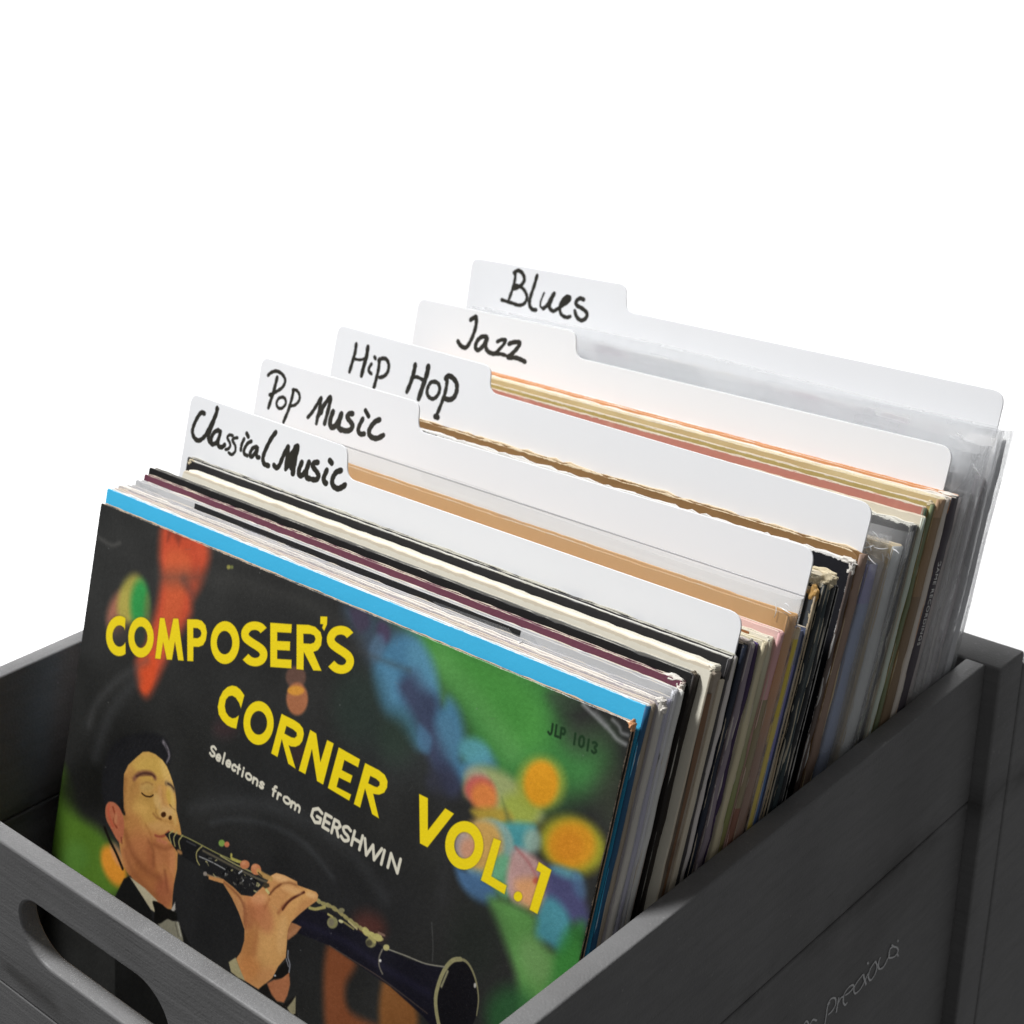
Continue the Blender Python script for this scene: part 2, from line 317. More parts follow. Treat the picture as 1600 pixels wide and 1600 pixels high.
    for a in ([(271, 1297), (265, 1303), (268, 1316)], [(277, 1299), (272, 1308), (274, 1321)], [(286, 1304), (280, 1313), (282, 1325)], [(316, 1321), (308, 1330), (308, 1342), (312, 1350)]): S(a, 2, (176, 166, 104), .7, .9)
    E(281, 1330, 5, 3, (196, 140, 84), 2, .8, 40)
    S([(284, 1304), (300, 1311), (340, 1332), (372, 1346)], 1.6, (160, 156, 92), .8, .9); S([(312, 1337), (332, 1346), (352, 1357)], 1.6, (168, 168, 166), .7, .9); S([(292, 1313), (306, 1320)], 2, (74, 74, 78), 1, .8)
    S([(318, 1328), (345, 1342), (372, 1356), (400, 1370), (420, 1378)], 3, (112, 104, 84), 1.5, .8); S([(345, 1336), (370, 1350), (400, 1364)], 2, (190, 182, 120), .8, .8)
    S([(362, 1334), (363, 1340), (372, 1344), (380, 1347)], 4, (182, 172, 88), 1, .95)
    S([(320, 1364), (330, 1368), (345, 1372), (362, 1386)], 3, (150, 128, 100), 1, .9); E(321, 1364, 3, 3.4, (150, 140, 130), 1)
    r2 = random.Random(5)
    for k in range(46):
        t = r2.random(); x = 322 + 84 * t; y = 1336 + 42 * t + r2.uniform(-2, 24) * (1 - .2 * t)
        g = r2.choice([(206, 206, 204), (176, 168, 120), (96, 94, 88), (14, 14, 15), (14, 14, 15), (64, 62, 58)])
        S([(x, y), (x + r2.uniform(-4, 5), y + r2.uniform(-4, 5))], r2.uniform(.9, 2.6), g, .7, .85)
    # horn and lower joint
    P([(448, 1418), (500, 1420), (560, 1452), (602, 1480), (640, 1498), (692, 1510), (686, 1540), (680, 1570), (690, 1620), (660, 1585), (610, 1540), (560, 1506), (515, 1476), (455, 1452)], (26, 25, 34), 1.5, 1)
    S([(470, 1440), (540, 1470), (600, 1510), (670, 1550)], 8, (40, 38, 58), 6, .5); S([(515, 1476), (560, 1504), (600, 1530), (668, 1582)], 1.4, (110, 92, 76), 1, .6)
    P([(695, 1509), (705, 1498), (716, 1495), (730, 1501), (742, 1521), (748, 1548), (747, 1575), (738, 1600), (715, 1625), (692, 1615), (683, 1585), (682, 1555), (688, 1530)], (21, 20, 24), 1, 1, True)
    S([(692, 1620), (684, 1590), (681, 1560), (686, 1535), (696, 1512), (708, 1499), (720, 1497)], 5.5, (156, 150, 108), .8, .95); S([(690, 1540), (700, 1516)], 3, (190, 184, 140), 1, .7)
    S([(714, 1496.5), (728, 1500), (738, 1514), (745, 1535), (748, 1560), (745, 1585)], 4, (142, 136, 100), .8, .9, w2=1.5); E(742.5, 1538, 2, 4, (200, 196, 186), 1, .9)
    S([(608, 1482), (635, 1492), (665, 1504), (695, 1509)], 1.8, (150, 146, 130), .7, .9)
    S([(598, 1482), (593, 1494), (593, 1508), (598, 1520)], 2.4, (120, 114, 100), .8, .9); E(594.5, 1499.5, 2, 2.5, (214, 210, 200), .8)
    S([(496, 1405), (506, 1411), (516, 1414), (530, 1423), (541, 1432), (552, 1440), (563, 1448), (574, 1455), (588, 1462), (598, 1466)], 4.5, (158, 148, 96), 1, .95, jit=.35)
    S([(484, 1417), (493, 1419), (503, 1417), (508, 1416)], 4, (172, 160, 96), 1, .95); S([(545, 1438), (558, 1450)], 2.6, (196, 184, 130), .8, .9); S([(536, 1438), (553, 1450)], 2.6, (150, 140, 90), .8, .9)
    E(520, 1440, 8.5, 9.5, (138, 134, 92), 1.2, 1); E(518, 1440, 4.5, 6, (120, 112, 98), 1.5, .7); E(534, 1421, 5, 4, (130, 124, 92), 1); E(533, 1438, 4, 2.6, (206, 200, 150), .8, 1, 30); S([(513, 1427), (520, 1431)], 3, (170, 160, 100), .8)
    E(580, 1471, 8.5, 8, (136, 130, 88), 1.2, 1, 40); E(577, 1472, 5, 5, (60, 56, 46), 1.5, .8); S([(570, 1452), (580, 1460), (594, 1464)], 7, (190, 180, 112), 1, .95, jit=.4); S([(578, 1462), (586, 1470)], 4, (170, 160, 100), 1); S([(592, 1456), (601, 1460)], 3, (150, 120, 100), 1, .8)
    E(604, 1479, 5, 5, (184, 174, 118), 1, 1, 20)
    # ---- hands
    Q = Z(330, 1320, 5.717)
    P(Q([(-20, 270), (110, 300), (200, 370), (270, 440), (370, 455), (500, 330), (540, 265), (585, 243), (660, 265), (770, 320), (775, 352), (850, 380), (940, 412), (960, 440), (950, 490), (870, 548), (800, 605), (720, 680), (690, 760), (680, 850), (668, 1000), (600, 1080), (550, 1180), (480, 1240), (425, 1285), (290, 1200), (225, 1010), (268, 950), (298, 850), (300, 750), (250, 600), (190, 470), (110, 340), (-20, 300)]), (198, 142, 88), 1, 1)
    c.clip = P(Q([(110, 300), (200, 370), (270, 440), (370, 455), (500, 330), (540, 265), (585, 243), (660, 265), (770, 320), (775, 352), (850, 380), (940, 412), (960, 440), (950, 490), (870, 548), (800, 605), (720, 680), (690, 760), (680, 850), (668, 1000), (600, 1080), (550, 1180), (480, 1240), (425, 1285), (290, 1200), (225, 1010), (268, 950), (298, 850), (300, 750), (250, 600), (190, 470), (110, 340)]), 0, 1, 1, False, mask=True)
    q = lambda a, b: (330 + a / 5.717, 1320 + b / 5.717)
    E(*q(560, 900), 26, 52, (208, 158, 96), 14, .8, 10); E(*q(340, 900), 12, 30, (176, 116, 66), 8, .7, 8); E(*q(380, 560), 18, 22, (200, 128, 84), 10, .8); E(*q(470, 640), 14, 26, (182, 114, 76), 8, .7, -20); E(*q(270, 560), 8, 26, (196, 140, 92), 6, .8, -25)
    E(*q(660, 300), 18, 8, (220, 168, 112), 5, .8, 25); E(*q(800, 440), 24, 9, (216, 164, 100), 6, .8, 150); E(*q(700, 620), 9, 30, (214, 160, 98), 6, .8, 25); E(*q(330, 1100), 20, 18, (198, 130, 74), 10, .7); E(*q(500, 1150), 14, 12, (204, 142, 92), 8, .6)
    S(Q([(640, 560), (670, 520), (720, 475), (780, 440), (830, 415)]), 4, (112, 62, 44), 2.2, .95, w2=2); S(Q([(600, 600), (640, 550)]), 4, (150, 92, 58), 3, .7)
    S(Q([(530, 430), (570, 380), (620, 345), (690, 330), (760, 350)]), 3.2, (146, 96, 58), 2.2, .85); S(Q([(480, 560), (520, 480)]), 3.2, (158, 96, 60), 3, .6); S(Q([(300, 520), (315, 620), (310, 740)]), 3, (146, 88, 58), 3, .7); S(Q([(420, 700), (400, 840), (380, 960)]), 7, (172, 110, 66), 5, .5)
    S(Q([(640, 570), (690, 505), (750, 460), (835, 415)]), 2.4, (74, 36, 26), 1.2, .9); S(Q([(520, 440), (570, 385), (625, 345)]), 2, (108, 62, 38), 1.2, .8); S(Q([(118, 330), (200, 400), (262, 470), (296, 560), (300, 700)]), 3.2, (132, 80, 52), 2.5, .7)
    E(*q(610, 285), 14, 5, (232, 184, 128), 4, .7, 12); E(*q(720, 395), 16, 5, (228, 178, 120), 4, .7, 18); E(*q(900, 440), 9, 5, (230, 184, 126), 3, .7, 20); E(*q(430, 470), 12, 9, (220, 158, 112), 5, .6); E(*q(640, 800), 8, 30, (224, 176, 116), 6, .6, 6); E(*q(345, 640), 9, 20, (160, 98, 62), 6, .6)
    c.clip = None
    E(383, 1349.5, 7.5, 7, (196, 124, 84), 1, 1); E(400.5, 1357, 8, 9, (194, 122, 82), 1, 1, -20); E(381, 1347, 3.5, 3, (216, 150, 110), 2, .7); E(398, 1353, 4, 4, (214, 148, 106), 2, .7); S([(404, 1360), (412, 1366), (424, 1372)], 7, (192, 150, 88), 1.5, .9); S([(404, 1362), (410, 1368)], 1.6, (60, 50, 34), .8)
    P(Q([(455, 360), (480, 325), (520, 340), (525, 365), (490, 385)]), (62, 54, 40), 1.2); S(Q([(495, 395), (515, 420)]), 4, (196, 184, 120), 1)
    P(Q([(690, 745), (720, 685), (760, 700), (810, 725), (765, 785), (690, 845), (678, 830)]), (170, 116, 78), 1.2); S(Q([(700, 800), (760, 750)]), 4, (190, 136, 96), 3, .6)
    P(Q([(510, 1250), (560, 1210), (640, 1180), (698, 1120), (704, 1240), (680, 1340), (650, 1400), (560, 1370)]), (170, 108, 72), 1.5); E(*q(640, 1260), 8, 16, (190, 130, 88), 6, .7, 10)
    P(Q([(548, 1188), (580, 1130), (630, 1070), (680, 1035), (704, 1090), (690, 1140), (640, 1180), (590, 1208)]), (24, 22, 21), 1); S(Q([(690, 940), (688, 1000), (705, 1060), (698, 1130)]), 2.2, (140, 140, 146), .9, .9); S(Q([(672, 1010), (692, 1080)]), 1.5, (170, 170, 176), .8, .8); E(*q(572, 1162), 1.6, 1.6, (190, 190, 190), .8)
    P(Q([(430, 1280), (480, 1240), (520, 1250), (580, 1380), (640, 1420), (760, 1340), (770, 1620), (430, 1500)]), (30, 28, 26), 1.5)
    P(Q([(158, 1042), (220, 1000), (262, 1110), (305, 1210), (240, 1180), (180, 1130)]), (166, 156, 118), 1.2); P(Q([(680, 1450), (720, 1400), (758, 1345), (755, 1500), (720, 1520)]), (150, 142, 112), 1.2)
    P(Q([(500, 1230), (560, 1200), (700, 1180), (704, 1240), (680, 1340), (650, 1400), (590, 1392), (540, 1330)]), (172, 110, 74), 2)
    # tiny twin light, ring wear, scuffs
    E(347, 1316, 5, 5.5, (126, 156, 76), 1.2); E(355, 1318, 4, 4.5, (196, 116, 82), 1.2)
    S([(330, 1285), (370, 1278), (430, 1290), (480, 1320), (520, 1370)], 5, (72, 74, 76), 7, .5); S([(230, 1030), (180, 1065), (150, 1100), (140, 1130)], 10, (84, 84, 84), 10, .45); S([(520, 1000), (640, 1045)], 6, (66, 66, 64), 6, .4); S([(300, 1262), (380, 1252), (470, 1275), (550, 1330), (600, 1400)], 14, (70, 71, 72), 14, .45); S([(250, 900), (360, 905), (480, 940), (560, 1000)], 16, (68, 67, 64), 16, .5); S([(150, 1180), (175, 1110), (215, 1060)], 14, (74, 75, 76), 14, .45); S([(680, 1220), (700, 1300), (690, 1400)], 14, (58, 58, 60), 14, .4)
    S([(675, 1440), (677, 1475), (676, 1500)], 1.6, (84, 84, 82), 1, .7); S([(155, 838), (175, 850), (188, 846)], 5, (98, 96, 92), 4, .5); S([(330, 850), (480, 905), (600, 940)], 12, (74, 74, 70), 12, .4)
    # crease lines by the top right corner, their glare painted in pale grey
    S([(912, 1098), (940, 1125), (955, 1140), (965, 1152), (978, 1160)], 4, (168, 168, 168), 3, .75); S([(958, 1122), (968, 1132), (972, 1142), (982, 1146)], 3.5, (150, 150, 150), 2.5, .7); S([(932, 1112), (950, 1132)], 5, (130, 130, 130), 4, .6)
    for k in range(46):
        x, y = r2.uniform(130, 920), r2.uniform(830, 1500); S([(x, y), (x + r2.uniform(-12, 12), y + r2.uniform(-12, 12))], .7, (110, 110, 106), .5, r2.uniform(.1, .35))
    for k in range(16):
        x, y = r2.uniform(130, 920), r2.uniform(830, 1500); E(x, y, .8, .8, (150, 150, 146), .5, .6)
    # grain of the print
    n = (rng.random(c.a.shape[:2]).astype(np.float32) - .5) * .055 + (smoothnoise(*c.a.shape[:2], 5) - .5) * .035 + (smoothnoise(*c.a.shape[:2], 60) - .5) * .05
    c.a[..., :3] += n[..., None] * (.4 + c.a[..., :3])
    # ---- lettering
    Y = (248, 220, 26); DK = (44, 40, 22)
    def ring(cx, cy, rx, ry, n=36): return [(cx + rx * math.cos(2 * math.pi * k / n), cy + ry * math.sin(2 * math.pi * k / n)) for k in range(n)]
    A = Z(150, 930, 8); B = Z(330, 930, 6.667); C3 = Z(330, 1050, 5.517); D = Z(640, 1230, 6.667)
    def arc(cx, cy, rx, ry, a0, a1, n=22): return [(cx + rx * math.cos(math.radians(a0 + (a1 - a0) * k / n)), cy - ry * math.sin(math.radians(a0 + (a1 - a0) * k / n))) for k in range(n + 1)]
    Sx = [(.86, .20), (.72, .12), (.5, .09), (.28, .13), (.145, .25), (.19, .37), (.4, .47), (.63, .555), (.8, .64), (.86, .75), (.77, .86), (.58, .91), (.35, .885), (.16, .79)]
    def sgl(x0, y0, w, h, t=.285):
        c_ = catmull([(x0 + a * w, y0 + b * h) for a, b in Sx], 4); L, Rr = [], []
        for i, p in enumerate(c_):
            d = c_[min(i + 1, len(c_) - 1)] - c_[max(i - 1, 0)]; d /= np.linalg.norm(d) + 1e-9; n_ = np.array([-d[1], d[0]])
            tt = t * w / 2 * (1 + .16 * abs(n_[1])); L.append(tuple(p + n_ * tt)); Rr.append(tuple(p - n_ * tt))
        return L + Rr[::-1]
    G = [
        [A(arc(297, 497, 167, 253, 62, 298) + [(374, 572)] + arc(300, 497, 88, 134, 312, 48) + [(368, 430)])],
        [A(ring(568, 513, 160, 254)), A(ring(567, 512, 82, 134))],
        [A([(745, 778), (805, 268), (862, 272), (918, 555), (972, 275), (1035, 278), (1102, 805), (1032, 800), (992, 565), (955, 795), (890, 790), (845, 570), (812, 785)])],
        [A([(1147, 808), (1145, 285), (1270, 286), (1330, 305), (1375, 360), (1393, 450), (1380, 545), (1345, 610), (1290, 632), (1224, 630), (1222, 812)]), A([(1222, 395), (1275, 397), (1310, 420), (1325, 460), (1312, 502), (1275, 523), (1222, 520)])],
        [B(ring(149, 481, 151, 225)), B(ring(144, 481, 80, 122))],
        [B(sgl(318, 262, 272, 464))],
        [B([(620, 272), (845, 288), (840, 380), (693, 372), (693, 462), (828, 468), (825, 565), (693, 558), (693, 650), (842, 658), (840, 750), (620, 735)])],
        [B([(895, 290), (1020, 294), (1090, 315), (1145, 370), (1160, 430), (1150, 510), (1115, 560), (1070, 578), (1155, 775), (1068, 770), (970, 578), (967, 765), (893, 757)]), B([(965, 388), (1040, 390), (1078, 405), (1092, 440), (1078, 478), (1040, 492), (967, 487)])],
        [B([(1143, 205), (1215, 208), (1212, 290), (1182, 358), (1160, 325), (1172, 290), (1140, 285)])],
        [B(sgl(1210, 304, 282, 500))],
        [C3([(290, 190), (255, 140), (222, 114), (185, 106), (145, 118), (105, 155), (75, 215), (60, 290), (68, 355), (98, 408), (140, 450), (180, 470), (220, 480), (243, 362), (215, 385), (185, 390), (155, 372), (130, 335), (121, 285), (130, 230), (155, 200), (185, 194), (215, 212), (245, 258), (260, 305)])],
        [C3(ring(412, 430, 131, 190)), C3(ring(413, 428, 72, 102))],
        [C3([(610, 350), (720, 404), (765, 435), (795, 475), (803, 525), (790, 585), (765, 620), (730, 636), (690, 632), (672, 622), (732, 825), (668, 782), (612, 570), (575, 724), (520, 692)]), C3([(652, 455), (710, 485), (740, 512), (742, 540), (722, 558), (695, 553), (635, 520)])],
        [C3([(857, 487), (910, 520), (945, 765), (1003, 575), (1060, 605), (968, 962), (915, 930), (872, 655), (815, 872), (757, 840)])],
        [C3([(1103, 638), (1287, 742), (1270, 812), (1152, 748), (1130, 835), (1222, 882), (1203, 948), (1105, 900), (1085, 980), (1210, 1045), (1193, 1100), (1008, 990)])],
        [C3([(1330, 773), (1450, 835), (1500, 875), (1524, 930), (1520, 985), (1495, 1030), (1450, 1048), (1400, 1040), (1450, 1253), (1390, 1215), (1330, 995), (1287, 1160), (1232, 1128)]), C3([(1375, 885), (1425, 910), (1455, 938), (1455, 965), (1435, 982), (1410, 975), (1357, 948)])],
        [D([(103, 55), (195, 100), (195, 435), (375, 205), (467, 262), (190, 615), (110, 572)])],
        [D(ring(573, 592, 200, 255)), D(ring(575, 592, 106, 139))],
        [D([(880, 515), (957, 545), (855, 915), (1015, 1010), (992, 1103), (745, 955)])],
        [D(ring(1133, 1125, 45, 52))],
        [D([(1350, 762), (1483, 848), (1335, 1308), (1252, 1262), (1368, 875), (1322, 848)])]]
    for g in G: P(g, DK, 2.6, .55)
    for g in G: P(g, Y, .55, 1)
    # small lines of text as single strokes in a unit box
    F = {'S': [[(.9, .12), (.5, 0), (.1, .2), (.3, .45), (.75, .58), (.9, .8), (.5, 1), (.08, .85)]],
         'e': [[(.1, .7), (.85, .68), (.7, .45), (.4, .4), (.1, .6), (.1, .85), (.4, 1), (.8, .92)]], 'l': [[(.5, -.08), (.5, 1)]],
         'c': [[(.85, .5), (.5, .4), (.12, .6), (.15, .88), (.5, 1), (.85, .9)]], 't': [[(.5, .1), (.5, 1)], [(.15, .42), (.85, .42)]],
         'i': [[(.5, .42), (.5, 1)], [(.5, .12), (.5, .14)]], 'o': [[(.5, .4), (.1, .55), (.1, .85), (.5, 1), (.9, .85), (.9, .55), (.5, .4)]],
         'n': [[(.12, .42), (.12, 1)], [(.12, .6), (.45, .42), (.85, .55), (.88, 1)]], 's': [[(.85, .5), (.5, .4), (.15, .55), (.5, .7), (.85, .85), (.5, 1), (.1, .9)]],
         'f': [[(.85, .02), (.5, .05), (.4, .3), (.4, 1)], [(.1, .42), (.8, .42)]], 'r': [[(.2, .42), (.2, 1)], [(.2, .65), (.5, .42), (.85, .45)]],
         'm': [[(.05, .42), (.05, 1)], [(.05, .6), (.28, .42), (.5, .58), (.5, 1)], [(.5, .6), (.75, .42), (.97, .58), (.97, 1)]],
         'G': [[(.9, .15), (.5, 0), (.1, .25), (.08, .72), (.5, 1), (.9, .85), (.9, .55), (.55, .55)]], 'E': [[(.9, .03), (.1, .03), (.1, .97), (.9, .97)], [(.1, .5), (.8, .5)]],
         'R': [[(.1, 1), (.1, .04), (.6, .04), (.88, .25), (.6, .52), (.1, .52)], [(.5, .52), (.92, 1)]], 'H': [[(.08, 0), (.08, 1)], [(.92, 0), (.92, 1)], [(.08, .5), (.92, .5)]],
         'W': [[(0, 0), (.27, 1), (.5, .1), (.73, 1), (1, 0)]], 'I': [[(.5, 0), (.5, 1)]], 'N': [[(.08, 1), (.08, 0), (.92, 1), (.92, 0)]],
         'J': [[(.8, 0), (.8, .75), (.5, 1), (.1, .85)]], 'L': [[(.1, 0), (.1, 1), (.9, 1)]], 'P': [[(.1, 1), (.1, .04), (.7, .04), (.9, .28), (.7, .55), (.1, .55)]],
         '1': [[(.5, 0), (.5, 1)]], '0': [[(.5, 0), (.1, .2), (.1, .8), (.5, 1), (.9, .8), (.9, .2), (.5, 0)]], '3': [[(.1, .1), (.5, 0), (.88, .2), (.5, .48), (.9, .75), (.5, 1), (.1, .88)]]}
    def word(chars, ox, oy, k, up, slope, w, col, blur=.35):
        for ch, x, y, wd in chars:
            for st in F[ch]:
                st = [(ox + (x + a * wd + up[0] * (1 - b)) / k, oy + (y + a * wd * slope + up[1] * (1 - b)) / k) for a, b in st]
                curved = ch in 'SecosnrmfGPRJ03'
                S(st, w, col, blur, 1, smooth=curved and ch not in 'PRG')
    CR = (226, 220, 200)
    word([('S', 38, 135, 42), ('e', 88, 172, 36), ('l', 132, 200, 20), ('e', 165, 218, 38), ('c', 210, 250, 34), ('t', 244, 275, 30), ('i', 284, 300, 20), ('o', 318, 316, 46), ('n', 372, 355, 42), ('s', 425, 386, 36)], 320, 1150, 5, (16, -72), .62, 3.6, CR)
    word([('f', 522, 450, 32), ('r', 562, 478, 32), ('o', 612, 500, 54), ('m', 672, 545, 68)], 320, 1150, 5, (16, -76), .62, 3.6, CR)
    word([('G', 822, 640, 84), ('E', 917, 700, 56), ('R', 986, 742, 64), ('S', 1058, 788, 68), ('H', 1142, 838, 74), ('W', 1228, 900, 132), ('I', 1370, 985, 22), ('N', 1425, 1012, 88)], 320, 1150, 5, (26, -106), .6, 4.5, CR)
    word([('J', 834, 232, 38), ('L', 893, 250, 34), ('P', 935, 268, 40), ('1', 1045, 318, 18), ('0', 1090, 335, 42), ('1', 1155, 368, 20), ('3', 1196, 386, 44)], 700, 1100, 5.333, (12, -88), .36, 2.8, (28, 56, 30), .5)
    return c.image('front_cover_print')
# ------------------------------------------------------------------ handwriting on the divider tabs
PP = (781.53, 991.976); FL = 2510.327
def on_plane(px, py, y0, l):
    """point seen at px,py of the reference -> (x, height along the leaning card) in metres"""
    r, u, f = (np.array(k) for k in R)
    d = f + (px - PP[0]) / FL * r - (py - PP[1]) / FL * u; e = np.array(EYE)
    n = np.array([0, -math.cos(l), math.sin(l)]); t = ((np.array([0, y0, 0]) - e) @ n) / (d @ n); p = e + t * d
    return p[0], p[2] / math.cos(l)
INK = (44, 42, 36)
HAND = {
 'Classical Music': ((280, 600, 5.714), [
   ([(225, 265), (205, 255), (180, 272), (140, 345), (118, 420), (135, 480), (175, 505), (225, 470), (265, 400), (310, 310), (342, 225)], 25), ([(338, 215), (330, 270), (290, 380), (262, 460), (270, 510), (300, 540)], 26),
   ([(350, 412), (315, 430), (288, 480), (290, 530), (325, 530), (355, 480), (368, 425), (350, 500), (350, 550), (378, 565), (405, 545)], 24),
   ([(478, 462), (450, 455), (430, 480), (450, 520), (455, 555), (435, 580), (412, 585)], 17), ([(520, 480), (490, 485), (475, 505), (500, 550), (500, 600), (470, 630), (440, 612)], 17),
   ([(580, 490), (558, 540), (550, 590)], 20), ([(603, 443), (617, 470)], 24), ([(645, 512), (612, 530), (582, 580), (580, 622), (608, 640)], 20), ([(692, 562), (655, 575), (632, 625), (645, 650), (675, 620), (700, 572), (690, 625), (698, 655), (715, 655)], 22),
   ([(862, 432), (820, 490), (770, 590), (748, 660), (758, 712), (798, 730)], 26), ([(845, 725), (868, 748), (895, 725), (930, 640), (972, 562), (965, 640), (950, 760)], 26), ([(960, 740), (1000, 640), (1055, 560), (1035, 660), (1015, 795)], 32), ([(1000, 640), (1005, 740)], 40), ([(1040, 570), (1020, 700)], 36),
   ([(1095, 700), (1070, 765), (1072, 812), (1105, 810), (1145, 745), (1158, 700), (1135, 780), (1140, 835), (1165, 845)], 28), ([(1238, 700), (1205, 705), (1192, 735), (1225, 780), (1245, 820), (1222, 855), (1180, 850)], 27),
   ([(1318, 770), (1290, 840), (1300, 880), (1315, 885)], 28), ([(1345, 685), (1362, 705)], 30), ([(1445, 772), (1400, 790), (1368, 850), (1372, 905), (1415, 935), (1455, 920), (1482, 900)], 28)]),
 'Pop Music': ((390, 540, 5.714), [
   ([(165, 265), (195, 240), (240, 228), (290, 255), (318, 310), (295, 370), (240, 410), (180, 440)], 20), ([(246, 285), (225, 370), (195, 470), (168, 555)], 24), ([(300, 460), (262, 470), (240, 515), (255, 555), (290, 558), (322, 520), (318, 478), (298, 460)], 18),
   ([(392, 395), (380, 460), (345, 580), (302, 682)], 22), ([(385, 395), (420, 400), (445, 440), (442, 490), (405, 530), (358, 540)], 18), ([(520, 640), (555, 600), (600, 530), (638, 468), (628, 540), (596, 695)], 22), ([(605, 640), (660, 540), (720, 462), (710, 540), (670, 695)], 26), ([(650, 560), (640, 600)], 26),
   ([(745, 590), (722, 655), (720, 710), (745, 730), (785, 690), (820, 610), (800, 680), (795, 730), (820, 755)], 30), ([(920, 608), (890, 610), (872, 640), (900, 680), (920, 715), (900, 752), (860, 762), (820, 750)], 28),
   ([(1010, 655), (980, 715), (970, 760), (990, 790), (1022, 788)], 26), ([(1035, 580), (1062, 630)], 26), ([(1160, 662), (1120, 680), (1080, 730), (1065, 780), (1090, 818), (1140, 828), (1195, 800)], 28)]),
 'Hip Hop': ((520, 490, 6.154), [
   ([(225, 295), (215, 370), (190, 460), (160, 560)], 26), ([(337, 322), (325, 410), (300, 500), (275, 598)], 30), ([(205, 435), (260, 445), (310, 432)], 18), ([(372, 485), (350, 520), (348, 555), (372, 580)], 22), ([(402, 418), (410, 432)], 24),
   ([(448, 440), (440, 530), (415, 640), (392, 720)], 26), ([(440, 450), (475, 432), (515, 440), (538, 490), (530, 555), (495, 600), (450, 615)], 24), ([(792, 492), (780, 560), (750, 660), (712, 752)], 30), ([(918, 508), (905, 580), (865, 700), (825, 820)], 34), ([(770, 615), (810, 610), (870, 640)], 22),
   ([(985, 655), (940, 665), (908, 730), (915, 790), (960, 820), (1005, 790), (1028, 730), (1015, 675), (975, 652)], 24), ([(1100, 640), (1085, 740), (1050, 850), (995, 985)], 26), ([(1085, 625), (1110, 600), (1150, 615), (1190, 670), (1190, 750), (1160, 810), (1115, 828), (1070, 812)], 30), ([(985, 990), (1008, 998)], 34)]),
 'Jazz': ((700, 400, 5.714), [
   ([(202, 570), (225, 555), (252, 548), (248, 630), (215, 730), (170, 810), (135, 815), (105, 790), (88, 760)], 26), ([(345, 722), (300, 722), (260, 760), (245, 815), (270, 840), (315, 800), (350, 738), (335, 800), (355, 850), (400, 872), (430, 870)], 26),
   ([(440, 765), (480, 748), (515, 755), (480, 810), (425, 870), (470, 875), (515, 888)], 22), ([(545, 785), (590, 770), (640, 775), (620, 820), (575, 870), (535, 905), (600, 908), (650, 925), (688, 945)], 26)]),
 'Blues': ((700, 400, 5.714), [
   ([(600, 150), (598, 210), (575, 300), (545, 385)], 22), ([(590, 150), (628, 130), (665, 155), (682, 210), (655, 260), (600, 290), (582, 285)], 24), ([(600, 262), (650, 275), (690, 320), (705, 375), (680, 425), (630, 440), (570, 420), (480, 392)], 22), ([(795, 175), (770, 265), (735, 370), (728, 435), (750, 475), (785, 482)], 24),
   ([(858, 330), (830, 400), (825, 450), (850, 470)], 14), ([(850, 470), (885, 440), (918, 380), (948, 335), (920, 400), (905, 460), (940, 495)], 24), ([(950, 490), (1010, 450), (1070, 410), (1090, 375), (1060, 362), (1020, 400), (998, 460), (1010, 520), (1055, 548), (1092, 540)], 22), ([(1030, 420), (1068, 385)], 24),
   ([(1212, 390), (1180, 378), (1145, 405), (1150, 440), (1200, 470), (1240, 510), (1230, 555), (1190, 575), (1150, 545), (1132, 490)], 24)])}

def tab_print(name, yt, l, y0, xl):
    """ink on clear ground over the tab: 120 x 46 mm from h=322 mm"""
    (ox, oy, k), st = HAND[name]
    c = Canvas(0, 322, 120, 46, 10, (*[v / 255 for v in INK], 0))
    def T(p):
        x, h = on_plane(p[0], p[1], y0, l); return np.array([(x - xl) * 1000, h * 1000])
    c.T = T; c.k = 1 / 2.75
    for P, w in st:
        c.stroke([(ox + a / k, oy + b / k) for a, b in P], w / k * 1.5, INK, .45, 1, jit=.1)
    c.a[..., :3] = np.array([v / 255 for v in INK]) + ((smoothnoise(c.H, c.W, 9) - .5) * .12)[..., None]
    return c.image('handwriting_' + name.split()[0].lower())

